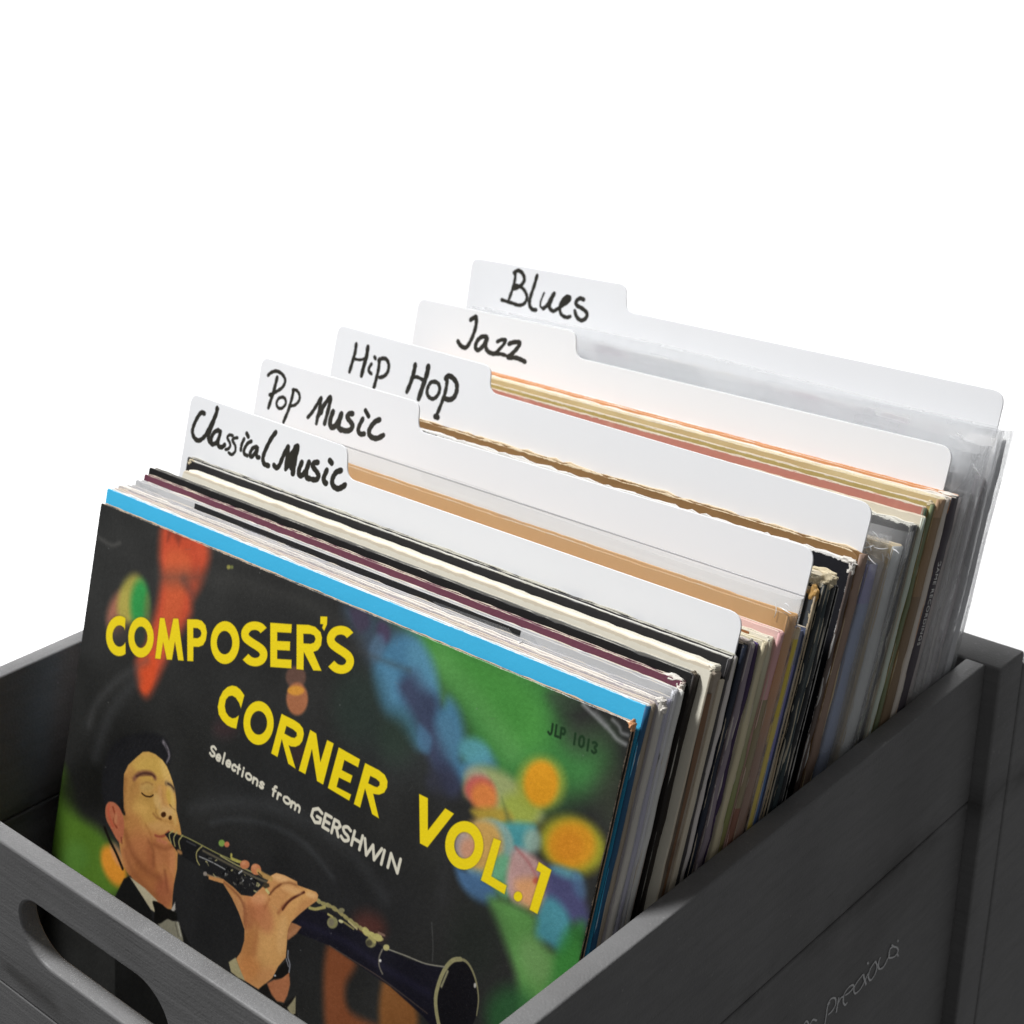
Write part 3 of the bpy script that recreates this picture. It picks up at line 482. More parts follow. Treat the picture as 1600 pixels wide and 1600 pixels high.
# ------------------------------------------------------------------ materials
def m_crate():
    s = NT('grey_painted_wood')
    g = s.noise(60, 5, .65, st=(.25, 1, 4)); fine = s.noise(900, 2, .5); big = s.noise(9, 3, .6)
    v = s.math('ADD', s.math('MULTIPLY', g, .5), s.math('MULTIPLY', big, .5))
    col = s.ramp(v, [(.3, (.138, .136, .136)), (.5, (.168, .166, .165)), (.72, (.196, .193, .192))])
    col = s.mix(s.math('MULTIPLY', s.math('SUBTRACT', fine, .3), .5), col, (.22, .218, .215))
    scr = s.noise(38, 6, .8, st=(.6, .6, 6)); mk = s.math('MULTIPLY', s.math('SUBTRACT', scr, .63), 8, clamp=True)
    col = s.mix(s.math('MULTIPLY', mk, .6), col, (.045, .042, .04))
    rub = s.math('MULTIPLY', s.math('SUBTRACT', s.noise(13, 6, .78), .58), 5, clamp=True)
    col = s.mix(s.math('MULTIPLY', rub, .22), col, (.27, .265, .26))
    fl = s.math('MULTIPLY', s.math('SUBTRACT', s.noise(420, 1, .5), .735), 14, clamp=True)
    col = s.mix(s.math('MULTIPLY', fl, .5), col, (.36, .35, .34))
    x, y, z = s.xyz()
    blot = s.math('MULTIPLY', s.math('SUBTRACT', s.noise(5.5, 4, .7), .5), 5, clamp=True)
    col = s.mix(s.math('MULTIPLY', blot, .38), col, (.07, .067, .064))
    jd = s.math('ABSOLUTE', s.math('SUBTRACT', z, .1476)); jm = s.math('SUBTRACT', 1., s.math('MULTIPLY', jd, 80), clamp=True)
    jn = s.math('MULTIPLY', s.math('SUBTRACT', s.noise(16, 4, .7, st=(1, 1, 2)), .42), 5, clamp=True)
    col = s.mix(s.math('MULTIPLY', s.math('MULTIPLY', jm, jn), .75), col, (.04, .038, .034))
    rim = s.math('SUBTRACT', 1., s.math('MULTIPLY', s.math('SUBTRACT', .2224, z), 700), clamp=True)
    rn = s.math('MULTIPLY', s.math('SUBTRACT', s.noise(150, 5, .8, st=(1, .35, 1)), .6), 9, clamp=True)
    col = s.mix(s.math('MULTIPLY', s.math('MULTIPLY', rim, rn), .3), col, (.36, .35, .34))  # pale worn flecks, also painting the light line reflected along the top edge
    gr = s.noise(170, 4, .7, st=(.12, .12, 2)); col = s.mix(s.math('MULTIPLY', s.math('SUBTRACT', gr, .5), .85, clamp=True), col, (.06, .058, .056))
    h = s.math('ADD', s.math('ADD', s.math('MULTIPLY', g, .6), s.math('MULTIPLY', gr, .8)), s.math('MULTIPLY', fine, .5))
    s.bsdf(col, .5, s.bump(h, .45, .0007), .42); return s.m
def m_paper(name, col, wear=0., W=.3135, H=.318, rough=.55, worn=(.62, .52, .38), var=.12, spec=.35, band=None, scale=45, bstr=.15, stain=None, gain=1.):
    """card or paper with uneven ink; wear = width in metres of the rubbed rim showing the board"""
    s = NT(name); LG = lambda q: tuple(v * min(gain, max(.78 / max(lin(q)), 1.)) for v in lin(q)); c = LG(col) if max(col) > 1 else col
    n = s.noise(scale, 4, .6); a = tuple(v * (1 - var) for v in c); b = tuple(min(v * (1 + var), 1) for v in c)
    cc = s.mix(n, a, b)
    x, y, z = s.xyz()
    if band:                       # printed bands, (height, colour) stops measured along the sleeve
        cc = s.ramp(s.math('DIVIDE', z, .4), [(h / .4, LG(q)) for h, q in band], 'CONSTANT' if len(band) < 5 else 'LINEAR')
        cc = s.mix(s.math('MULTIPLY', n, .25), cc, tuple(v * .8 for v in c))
    if stain:
        k = s.math('MULTIPLY', s.math('SUBTRACT', s.noise(stain[1], 4, .65, st=(1, 1, .12) if gain > 1 else None), .52), 6, clamp=True)
        cc = s.mix(s.math('MULTIPLY', k, .7), cc, lin(stain[0]))
    sp = s.math('MULTIPLY', s.math('SUBTRACT', s.noise(700, 2, .6), .7), 8, clamp=True)
    cc = s.mix(s.math('MULTIPLY', sp, .25), cc, worn)
    if wear:
        d = s.math('MINIMUM', s.math('MULTIPLY', s.math('MINIMUM', x, s.math('SUBTRACT', W, x)), 2.5), s.math('SUBTRACT', H, z))
        nn = s.noise(230, 5, .75); n2 = s.math('ADD', .22, s.math('MULTIPLY', s.noise(22, 2, .5), .5))
        lim = s.math('MULTIPLY', s.math('MULTIPLY', s.math('SUBTRACT', nn, .22), s.math('SUBTRACT', n2, .18)), wear * 6)
        mk = s.math('MULTIPLY', s.math('SUBTRACT', lim, d), 3000, clamp=True)
        cc = s.mix(mk, cc, worn)
    s.bsdf(cc, rough, s.bump(s.math('ADD', s.noise(500, 2, .6), s.math('MULTIPLY', n, 2)), bstr, .0004), spec); return s.m
def m_plastic(name, haze=.16, tint=(.97, .975, .98), wr=.6, sc=26, st=(1, 1, .35), crum=0.):
    s = NT(name)
    nz = s.noise(sc, 3, .55, st=st); hh = nz
    if crum:
        vo = s.n('ShaderNodeTexVoronoi', {'Vector': s.obj(), 'Scale': 42.}, feature='DISTANCE_TO_EDGE').outputs['Distance']
        pat = s.math('MULTIPLY', s.math('SUBTRACT', s.noise(11, 3, .6), .48), 6, clamp=True)
        hh = s.math('ADD', nz, s.math('MULTIPLY', s.math('MULTIPLY', s.math('MINIMUM', vo, .25), crum), pat))
    bp = s.bump(hh, wr, .004)
    g = s.n('ShaderNodeBsdfGlossy', {'Color': (1, 1, 1), 'Roughness': .05, 'Normal': bp}).outputs[0]
    t = s.n('ShaderNodeBsdfTransparent', {'Color': tint}).outputs[0]
    d = s.n('ShaderNodeBsdfTranslucent', {'Color': (.85, .86, .87)}).outputs[0]; d2 = s.n('ShaderNodeBsdfDiffuse', {'Color': (.86, .87, .88)}).outputs[0]
    dd = s.n('ShaderNodeMixShader', {0: .35, 1: d2, 2: d}).outputs[0]
    a = s.n('ShaderNodeMixShader', {0: s.math('MULTIPLY', s.math('ADD', nz, .5), haze), 1: t, 2: dd}).outputs[0]
    ge = s.n('ShaderNodeNewGeometry'); dt = s.n('ShaderNodeVectorMath', {0: ge.outputs['Incoming'], 1: bp}, operation='DOT_PRODUCT').outputs['Value']
    fr = s.math('ADD', .045, s.math('MULTIPLY', .9, s.math('POWER', s.math('SUBTRACT', 1., s.math('ABSOLUTE', dt)), 5.)), clamp=True)
    o = s.n('ShaderNodeMixShader', {0: fr, 1: a, 2: g}).outputs[0]
    s.t.links.new(o, s.out.inputs[0]); return s.m
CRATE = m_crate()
CARDW = NT('white_matt_plastic'); CARDW.bsdf(CARDW.mix(CARDW.noise(6, 2), (.83, .835, .845), (.87, .875, .88)), .42, CARDW.bump(CARDW.noise(14, 2), .1, .002), .4); CARDW = CARDW.m
PLAST = m_plastic('clear_sleeve_film', crum=1.6, wr=.7); PLAST2 = m_plastic('milky_sleeve_film', .30, (.976, .978, .98), .9, 20, crum=1.8); PVC = m_plastic('thick_clear_vinyl', .1, (.97, .975, .97), .25, 9)
INNER = m_paper('inner_paper', (226, 222, 212), var=.05); DARK = m_paper('black_inner', (26, 25, 26), var=.2)
VINYL = NT('black_vinyl'); VINYL.bsdf((.012, .012, .013), .25, None, .5); VINYL = VINYL.m
CHALK = NT('chalk_white_ink'); CHALK.bsdf(CHALK.mix(CHALK.noise(700, 3, .8), (.6, .6, .6), (.85, .85, .85)), .8); CHALK = CHALK.m

# ------------------------------------------------------------------ white sheet added behind for a blank white background, and the table edge under the crate
def added_backdrop():
    s = NT('backdrop_white'); s.bsdf((.93, .93, .93), .9, None, .1)
    prof = [(-2.2, 0), (-1.9, 0), (0, 0), (2.2, 0)]
    c, d = Vector((-1.75, 2.05, 0)), Vector((.7401, .6716, 0)); v = []; f = []; nx = 40
    for i in range(nx + 1):
        t = -3.4 + 6.8 * i / nx; bow = .14 * t * t
        for z in (-2.2, 2.2):
            p = c + d * t + Vector((.672, -.74, 0)) * bow * .35; v.append((p.x, p.y, z))
    for i in range(nx): f.append((2 * i, 2 * i + 2, 2 * i + 3, 2 * i + 1))
    o = link('added_backdrop', mesh('added_backdrop', v, f, True), s.m); md = o.modifiers.new('thick', 'SOLIDIFY'); md.thickness = .004
    tag(o, kind='structure')
    me = plate('table_top', [rrect(-.47, -.045, .0, .36, .01)], .03, .002)
    me.transform(Matrix.Rotation(math.radians(-90), 4, 'X') @ Matrix.Scale(-1, 4, (0, 1, 0)))
    t = NT('dark_table_laminate'); t.bsdf(t.mix(t.noise(30), (.05, .05, .05), (.08, .08, .08)), .6)
    o = link('table_surface', me, t.m); bb = [v.co for v in me.vertices]
    zt = max(v.z for v in bb); ymin = min(v.y for v in bb); o.location = (0, -.045 - ymin, -.0625 - zt)
    tag(o, kind='structure')
added_backdrop()

# ------------------------------------------------------------------ the crate
XL, XR, TW, H, YB, TB, OV, TF = -.3919, -.0544, .0097, .2224, .3587, .0228, .0078, .0082
def crate():
    root = empty('wooden_crate', (0, 0, 0))
    tag(root, 'dark grey painted wooden record crate with an oval hand hole in its front board', 'crate')
    x0, x1 = XL - TW - OV, XR + TW + OV
    # front boards (the hand hole is cut through the upper one)
    hole = rrect(-.2728, .1672, -.1765, .1999, .0160, 14)[::-1]
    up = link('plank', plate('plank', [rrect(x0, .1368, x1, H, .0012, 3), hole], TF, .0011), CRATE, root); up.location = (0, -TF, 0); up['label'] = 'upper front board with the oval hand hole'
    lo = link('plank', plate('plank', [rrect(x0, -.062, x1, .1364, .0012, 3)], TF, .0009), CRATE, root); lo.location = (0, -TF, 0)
    # side boards
    def side(x, zz0, zz1):
        me = plate('plank', [rrect(0, zz0, YB, zz1, .001, 3)], TW, .0009)
        me.transform(Matrix(((0, 1, 0, 0), (1, 0, 0, 0), (0, 0, 1, 0), (0, 0, 0, 1)))); me.flip_normals()
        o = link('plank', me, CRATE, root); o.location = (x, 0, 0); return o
    for x in (XR, XL - TW):
        b = [side(x, .1480, H), side(x, -.062, .1472)]
        if x == XR: wall = b
    # rear board and the batten screwed to it
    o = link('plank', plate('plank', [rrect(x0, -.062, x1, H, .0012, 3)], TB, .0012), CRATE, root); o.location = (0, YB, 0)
    bx0, bx1, by = x0 - .0004, x1 + .0004, YB + TB
    bv = [(x, y, z) for x in (bx0, bx1) for y, z in ((by, -.062), (by, .216), (by + .012, .211), (by + .082, .174), (by + .13, .09), (by + .13, -.062))]
    me = mesh('batten', bv, [(0, 1, 2, 3, 4, 5), (11, 10, 9, 8, 7, 6)] + [(k, 6 + k, 6 + (k + 1) % 6, (k + 1) % 6) for k in range(6)])
    bm = bmesh.new(); bm.from_mesh(me); bmesh.ops.recalc_face_normals(bm, faces=bm.faces); bm.to_mesh(me); bm.free()
    o = link('batten', me, CRATE, root); md = o.modifiers.new('round', 'BEVEL'); md.width = .0012; md.segments = 2
    me = plate('floor_board', [rrect(XL, 0, XR, YB, .001, 2)], .008, .0006); me.transform(Matrix.Rotation(math.radians(90), 4, 'X') @ Matrix.Scale(-1, 4, (0, 0, 1)))
    o = link('floor_board', me, DARKW, root); ys = [v.co for v in me.vertices]
    o.location = (0, -min(v.y for v in ys), -.0042 - max(v.z for v in ys) + .004)
    # chalk pen writing on the right wall
    HW = np.linalg.inv(np.array([[3626.2926135012867, -754.735932400294, 727.6930323984203], [-482.96470839180523, -4442.088982698959, 2415.0716393703974], [1.0642658192311305, -0.7812559165722658, 1.0]]))
    st = [[(470, 1170), (500, 1120), (520, 1150)], [(520, 1160), (545, 1112), (575, 1118)], [(630, 1150), (642, 1080), (650, 1020), (668, 985)], [(650, 1005), (675, 962), (705, 958), (708, 1000), (685, 1045), (655, 1075)],
          [(732, 950), (722, 1000), (712, 1062)], [(722, 1000), (745, 955), (765, 945)], [(790, 985), (778, 1005), (762, 985), (768, 930), (800, 880), (828, 862), (835, 880), (800, 920), (775, 935)],
          [(905, 785), (865, 835), (838, 885), (845, 922), (880, 895), (912, 835), (905, 785)], [(905, 800), (925, 860)], [(938, 780), (918, 830), (922, 858)], [(934, 700), (940, 712)],
          [(990, 692), (955, 745), (940, 800), (955, 828), (985, 790), (1002, 730), (990, 692)], [(1026, 662), (1012, 705), (1016, 745), (1045, 735), (1068, 695), (1092, 640)],
          [(1092, 605), (1115, 588), (1140, 592)], [(1092, 610), (1085, 655), (1095, 668), (1130, 655), (1152, 615), (1140, 590)], [(1105, 575), (1125, 590)], [(1148, 540), (1152, 552)], [(1145, 640), (1152, 655)]]
    V, Fc = [], []
    def add(P, w):
        Q = []
        for a, b in catmull([(1150 + a / 4.571, 1350 + b / 4.571) for a, b in P], 5) if len(P) > 2 else [(1150 + a / 4.571, 1350 + b / 4.571) for a, b in P]:
            v = HW @ np.array([a, b, 1.]); Q.append(np.array([v[0] / v[2], v[1] / v[2]]))
        n0 = len(V)
        for i, p in enumerate(Q):
            d = Q[min(i + 1, len(Q) - 1)] - Q[max(i - 1, 0)]; d /= np.linalg.norm(d) + 1e-12; n_ = np.array([-d[1], d[0]]) * w * (.8 + .35 * random.random())
            off = .00018 + .0000006 * len(V)
            for q in (p + n_, p - n_): V.append((XR + TW + off, q[0], q[1]))
        for i in range(len(Q) - 1): a = n0 + 2 * i; Fc.append((a, a + 1, a + 3, a + 2))
    for P in st: add(P, .00046)
    by = wall[1]
    o = link('chalk_lettering', mesh('chalk_lettering', V, Fc), CHALK, by); o.location = (-XR, 0, 0)
    return root
DARKW = m_paper('bare_floor_wood', (70, 62, 54), var=.25)
crate()

# ------------------------------------------------------------------ record sleeves
def outline(W, H, jit, r, n=70):
    P = []
    def seg(a, b, k, j, nx, nz):
        for i in range(k):
            t = i / k; e = 0 if i == 0 else j * random.gauss(0, 1); P.append((a[0] + (b[0] - a[0]) * t + nx * e, a[1] + (b[1] - a[1]) * t + nz * e))
    seg((0, 0), (W, 0), 2, 0, 0, 0); seg((W, 0), (W, H - r), n // 2, jit * .7, 1, 0)
    for k in range(5):
        a = math.radians(90 * k / 5); P.append((W - r + r * math.cos(a) + jit * random.gauss(0, .8), H - r + r * math.sin(a) + jit * random.gauss(0, .8)))
    seg((W - r, H), (r, H), n, jit, 0, 1)
    for k in range(5):
        a = math.radians(90 + 90 * k / 5); P.append((r + r * math.cos(a), H - r + r * math.sin(a)))
    seg((0, H - r), (0, 0), 8, 0, 0, 0); return P
def board(name, W, H, y0, t, mat, parent, jit=.00012, r=.0012, bow=0.):
    P = outline(W, H, jit, r); n = len(P); v = []
    # front rim, rounded edge, back rim
    for dy, ins in ((0, t * .35), (t * .3, 0), (t * .7, 0), (t, t * .35)):
        for x, z in P:
            cx = W / 2; sx = (x - cx) / (W / 2); v.append((cx + (x - cx) * (1 - ins / (W / 2)), y0 + dy + bow * (1 - sx * sx), z * (1 - ins / H) + 0))
    f = [tuple(range(n))] + [(a * n + i, (a + 1) * n + i, (a + 1) * n + (i + 1) % n, a * n + (i + 1) % n) for a in range(3) for i in range(n)] + [tuple(range(4 * n - 1, 3 * n - 1, -1))]
    me = mesh(name, v, f); bm = bmesh.new(); bm.from_mesh(me); bmesh.ops.recalc_face_normals(bm, faces=bm.faces); bm.to_mesh(me); bm.free()
    return link(name, me, mat, parent)
def film(name, x0, x1, z1, y0, y1, mat, parent, wr=.0006, z0=0., open_top=True):
    """a bag of clear film: front sheet, folded right side, rear sheet"""
    nx, nz = 26, 30; v = []; f = []; ph = random.random() * 9
    path = [(x0 + (x1 - x0) * i / nx, 0) for i in range(nx + 1)] + [(x1 + .0004, .5)] + [(x1 + (x0 - x1) * i / nx, 1) for i in range(nx + 1)]
    m = len(path)
    for j in range(nz + 1):
        z = z0 + (z1 - z0) * j / nz
        for x, s in path:
            w = wr * (math.sin(x * 60 + z * 25 + ph) * .5 + math.sin(z * 90 + ph * 2 + x * 17) * .3 + random.gauss(0, .12)) * (1 if 0 < s < 1 or j > nz * .8 or x > x1 - .03 else .4)
            y = y0 + (y1 - y0) * s; zz = z + (0 if j < nz else .0012 * math.sin(x * 21 + ph))
            v.append((x + (w * .6 if s == .5 else 0), y + w, zz))
    for j in range(nz):
        for i in range(m - 1): a = j * m + i; f.append((a, a + 1, a + m + 1, a + m))
    return link(name, mesh(name, v, f, True), mat, parent)
def tuft(parent, x, y, z, s, mat, n=1, name='torn_corner'):
    """ragged lump of split board"""
    bm = bmesh.new(); bmesh.ops.create_icosphere(bm, subdivisions=3, radius=1)
    sd = random.random() * 50
    for vv in bm.verts:
        p = vv.co.copy(); k = 1 + .2 * math.sin(p.x * 5 + sd) * math.cos(p.z * 6 + sd) + random.uniform(-.06, .06)
        vv.co = Vector((p.x * s[0] * k, p.y * s[1] * k, p.z * s[2] * k)) + Vector((x, y, z))
    me = bpy.data.meshes.new(name); bm.to_mesh(me); bm.free(); return link(name, me, mat, parent)
REC={
 'cover':(126.7,0.345,18.9,-376.9,-64.4,312.9),
 'blue':(131.2,0.346,23.1,-379.5,-63.4,318.0),
 'olive':(134.6,0.346,26.3,-378.8,-63.6,317.5),
 'creamtorn':(138.2,0.347,29.7,-380.2,-62.1,317.3),
 'greyplastic':(142.1,0.348,33.3,-379.0,-62.3,316.6),
 'band':(146.1,0.349,37.1,-377.8,-63.0,318.2),
 'white':(150.2,0.349,40.9,-377.0,-62.6,316.2),
 'maroon':(153.6,0.350,44.1,-380.8,-64.5,317.9),
 'black':(157.0,0.351,47.2,-382.1,-62.4,319.9),
 'box':(161.5,0.352,51.5,-361.9,-58.1,321.0),
 'black2':(172.9,0.354,62.1,-373.4,-58.4,321.2),
 'greyslot':(176.0,0.354,65.0,-376.9,-58.3,321.0),
 'navy':(181.6,0.354,70.6,-372.0,-58.5,323.1),
 'torngrey':(185.3,0.354,74.6,-371.2,-57.7,322.3),
 'purple':(189.0,0.353,78.5,-371.6,-58.1,320.5),
 'cream15':(192.6,0.352,82.5,-370.3,-56.8,320.1),
 'dog':(196.8,0.351,87.0,-370.3,-56.8,319.8),
 'pink':(201.0,0.350,91.5,-369.1,-55.6,320.8),
 'tan':(205.2,0.349,96.0,-369.1,-55.6,325.6),
 'tansleeve':(205.2,0.349,96.0,-368.5,-55.0,332.7),
 'yellow':(213.6,0.347,105.0,-369.1,-55.6,317.0),
 'blue20':(217.8,0.346,109.5,-369.1,-55.6,315.3),
 'b21':(225.2,0.345,117.4,-370.1,-56.6,327.0),
 'b22':(228.4,0.345,120.6,-369.4,-55.9,328.6),
 'b23':(231.5,0.345,123.7,-369.1,-55.6,329.6),
 'b24':(234.6,0.345,126.8,-369.1,-55.6,329.8),
 'g25':(238.2,0.345,130.4,-369.1,-55.6,324.1),
 'b26':(263.3,0.345,155.5,-376.5,-63.0,323.5),
 'brown':(266.8,0.345,159.0,-375.5,-62.0,325.7),
 'violet':(278.0,0.344,170.6,-374.3,-60.8,328.9),
 'grey29':(287.0,0.341,180.7,-369.9,-56.4,329.4),
 'dk30':(297.0,0.337,191.8,-370.3,-56.8,329.0),
 'cream31':(302.5,0.335,197.9,-369.1,-55.6,329.4),
 'coral':(306.0,0.334,201.8,-371.2,-57.7,331.7),
 'olive33':(309.5,0.333,205.7,-370.1,-56.6,332.3),
 'tan34':(313.0,0.332,209.6,-369.4,-55.9,333.4),
 'cream35':(321.0,0.329,218.5,-369.1,-55.6,330.8),
 'game':(325.5,0.328,223.5,-369.1,-55.6,330.3),
 's37':(337.4,0.320,238.0,-369.6,-56.1,344.2),
 's38':(345.1,0.310,249.1,-369.1,-55.6,344.1),
 's39':(354.0,0.298,261.8,-369.1,-55.6,345.1),
 's40':(364.0,0.285,276.1,-369.1,-55.6,343.0),
}
ORDER = sorted([v[0] for k, v in REC.items() if k != 'tansleeve'] + [179.2, 223.2, 273.7, 333.5, 380.0])
GRP = 'record sleeves standing in the crate'
def record(key, label, t, front, side, inner=None, kind='spine', wear=.0, fcol2=None, bag=None, band=None, jit=.00012, rough=.55, dw=0., dh=0., stain=None, worn=(.62, .54, .42), var=.12, side_stain=None, r=.0012):
    yt, l, y0, xl, xr, h = REC[key]; nxt = min(q for q in ORDER + [999] if q > yt); t = t / 1000 if key in ('cover', 'g25') else (min(nxt - yt, 9.5) * math.cos(l) - .22) / 1000; inner = inner or front
    Wd, Hh = (xr - xl) / 1000, h / 1000
    root = empty('record', (xl / 1000, y0 / 1000, 0), l); tag(root, label, 'record', GRP)
    W1, H1 = Wd - dw / 1000, Hh - dh / 1000
    bt = min(.0007, t * .28)
    mf = m_paper(key + '_front', front, wear, W1, H1, rough, worn, var, stain=stain)
    ms = m_paper(key + '_spine', side, wear * .35, W1 + .004, H1, rough, worn, .2, band=band, scale=30, stain=side_stain, gain=3.1)
    cov = board('front_cover', W1, H1, 0, bt, mf, root, jit, r)
    board('back_cover', W1, H1, t - bt, bt, m_paper(key + '_back', fcol2 or front, wear, W1, H1, rough, worn, var), root, jit, r)
    mi = m_paper(key + '_inner', inner, 0, var=.1, scale=20)
    if kind == 'spine':            # folded edge towards the camera
        n = 46; v = []; f = []; ph = random.random() * 7
        prof = [(-.0006, -.00002), (-.0003, -.00002), (.0002, .0003), (.0004, t * .5), (.0002, t - .0003), (-.0003, t + .00002), (-.0006, t + .00002)]
        for j in range(n + 1):
            z = (H1 - .0006) * j / n; e = .00016 * math.sin(j * .9 + ph) + random.gauss(0, jit * .8)
            for x, y in prof: v.append((W1 + x + e, y, z))
        k = len(prof)
        for j in range(n):
            for i in range(k - 1): a = j * k + i; f.append((a, a + 1, a + k + 1, a + k))
        f.append(tuple(range(n * k, n * k + k)))
        link('spine', mesh('spine', v, f, True), ms, root)
        board('inner_sleeve', W1 - .006, H1 - .0016, t * .22, t * .56, mi, root, .0001).location.x = .002
    else:                          # open edge: two boards with the paper inner between them
        link('edge_lining', plate('edge_lining', [rrect(W1 - .0016, .001, W1 - .0009, H1 - .0016, .0002, 2)], t - 2 * bt, .00005), ms, root).location.y = bt
        board('inner_sleeve', W1 - .0035, H1 - .0022, t * .34, t * .32, mi, root, .00015).location.x = .0022
    if bag:
        mt, hz = bag
        film('plastic_sleeve', -.001, Wd + .0004, Hh + .0006 if not dh else Hh, -.0004, t + .0004, mt, root, hz)
    return root, cov, Wd, Hh, t
def print_patch(root, x0, z0, x1, z1, y, col, name='printed_band', rgh=.5):
    m_ = m_paper(name, col, 0, rough=rgh, var=.2)
    return link(name, plate(name, [[(x0, z0), (x1, z0), (x1, z1), (x0, z1)]], .0001, .00002), m_, root)

# 1  the painted cover in front
yt, l, y0, xl, xr, h = REC['cover']
root, cov, Wd, Hh, t = record('cover', 'front record, its black cover with yellow words COMPOSER\'S CORNER VOL.1 over a clarinet player', 2.6, (60, 58, 54), (150, 120, 92), (120, 110, 96), 'open', .001, worn=(.55, .38, .24))
s = NT('printed_front_cover'); im = paint_cover()
x, y, z = s.xyz()
uv = s.n('ShaderNodeCombineXYZ', {0: s.math('DIVIDE', x, Wd), 1: s.math('DIVIDE', z, Hh), 2: 0.}).outputs[0]
tx = s.n('ShaderNodeTexImage', {'Vector': uv}, image=im, extension='EXTEND', interpolation='Cubic').outputs[0]
tx = s.n('ShaderNodeMixRGB', {0: 1., 1: tx, 2: (1., 1., 1.)}, blend_type='MULTIPLY').outputs[0]
d = s.math('MINIMUM', s.math('MINIMUM', x, s.math('SUBTRACT', Wd, x)), s.math('SUBTRACT', Hh, z))
lim = s.math('MULTIPLY', s.math('SUBTRACT', s.noise(260, 4, .75), .40), .0016)
tx = s.mix(s.math('MULTIPLY', s.math('SUBTRACT', lim, d), 3000, clamp=True), tx, (.42, .33, .24))
cor = s.math('SUBTRACT', s.math('ADD', s.math('SUBTRACT', Wd, x), s.math('SUBTRACT', Hh, z)), s.math('MULTIPLY', s.noise(300, 3), .003))
tx = s.mix(s.math('MULTIPLY', s.math('SUBTRACT', .0016, cor), 2500, clamp=True), tx, (.75, .48, .27))
hb = s.math('ADD', s.math('MULTIPLY', s.noise(700, 2, .6), .35), s.math('MULTIPLY', s.noise(16, 3, .5), 1.4))
s.bsdf(tx, .34, s.bump(hb, .22, .0012), .38)
cov.data.materials.clear(); cov.data.materials.append(s.m)
tuft(root, Wd - .0008, .0012, Hh - .0012, (.0012, .0016, .0022), m_paper('torn_board', (222, 160, 112), var=.25))

TORN = m_paper('split_cardboard', (206, 192, 160), var=.3, scale=160, bstr=.6); TORNW = m_paper('split_white_card', (226, 220, 210), var=.2, scale=160, bstr=.6); TORNB = m_paper('split_brown_card', (190, 150, 88), var=.3, scale=160, bstr=.6)
# 2..9 in front of the classical card
record('blue', 'bright sky blue sleeve directly behind the black clarinet cover', 2.4, (68, 188, 234), (20, 52, 76), (230, 230, 224), 'spine', .0006, worn=(.8, .84, .84), var=.05, fcol2=(220, 214, 204))  # spine dark navy, the shading at the sleeve's right painted in
record('olive', 'sleeve with dull olive brown edge just behind the bright blue one', 2.6, (200, 184, 178), (104, 96, 84), (196, 186, 180), 'spine', .0008, var=.1)
r_, _, Wd, Hh, t = record('creamtorn', 'sleeve with cream edge and frayed top corner, third behind the clarinet cover', 3.2, (188, 180, 184), (208, 202, 190), (200, 196, 190), 'spine', .0016, worn=(.8, .74, .66), bag=(PLAST, .0004))
print_patch(r_, .049, Hh - .0085, .0585, Hh - .0022, 0, (82, 62, 64)).location.y = -.0002
tuft(r_, Wd - .0012, .0016, Hh - .0006, (.0022, .0018, .0014), TORNW); tuft(r_, Wd + .0006, .0016, Hh - .003, (.0014, .0016, .0016), TORNW)
r_, _, Wd, Hh, t = record('greyplastic', 'grey sleeve in shiny clear film, between the cream frayed and the black banded sleeves', 3.2, (186, 184, 186), (118, 116, 128), (170, 170, 170), 'spine', .0004, bag=(PLAST, .0006))
r_, _, Wd, Hh, t = record('band', 'pale grey sleeve with a long black title band along its top', 3.3, (192, 192, 192), (136, 136, 138), (178, 178, 178), 'spine', .0004)
m_ = print_patch(r_, .045, Hh - .0072, .243, Hh - .0004, 0, (34, 34, 35), 'title_band'); m_.location.y = -.0002
record('white', 'thin white sleeve in front of the maroon one', 2.4, (236, 233, 226), (168, 168, 164), (236, 233, 226), 'spine', .0004, fcol2=(236, 232, 224), var=.04)
r_, _, Wd, Hh, t = record('maroon', 'dark pink maroon sleeve with a torn cream corner', 2.7, (108, 60, 76), (150, 138, 130), (122, 76, 90), 'spine', .0006, var=.12)
tuft(r_, Wd - .0045, .0014, Hh - .0005, (.0045, .0015, .0016), TORNW); tuft(r_, Wd - .001, .0014, Hh - .0025, (.0018, .0016, .0024), TORNW)
r_, _, Wd, Hh, t = record('black', 'plain black sleeve with grey rim in front of the thick cream box', 3.4, (24, 23, 23), (16, 12, 9), (24, 23, 23), 'spine', .0003, jit=.00015, worn=(.5, .48, .42), fcol2=(120, 118, 112))
tuft(r_, Wd - .0014, .0020, Hh - .0012, (.0016, .0016, .0018), m_paper('torn_dark', (110, 100, 84), var=.3))
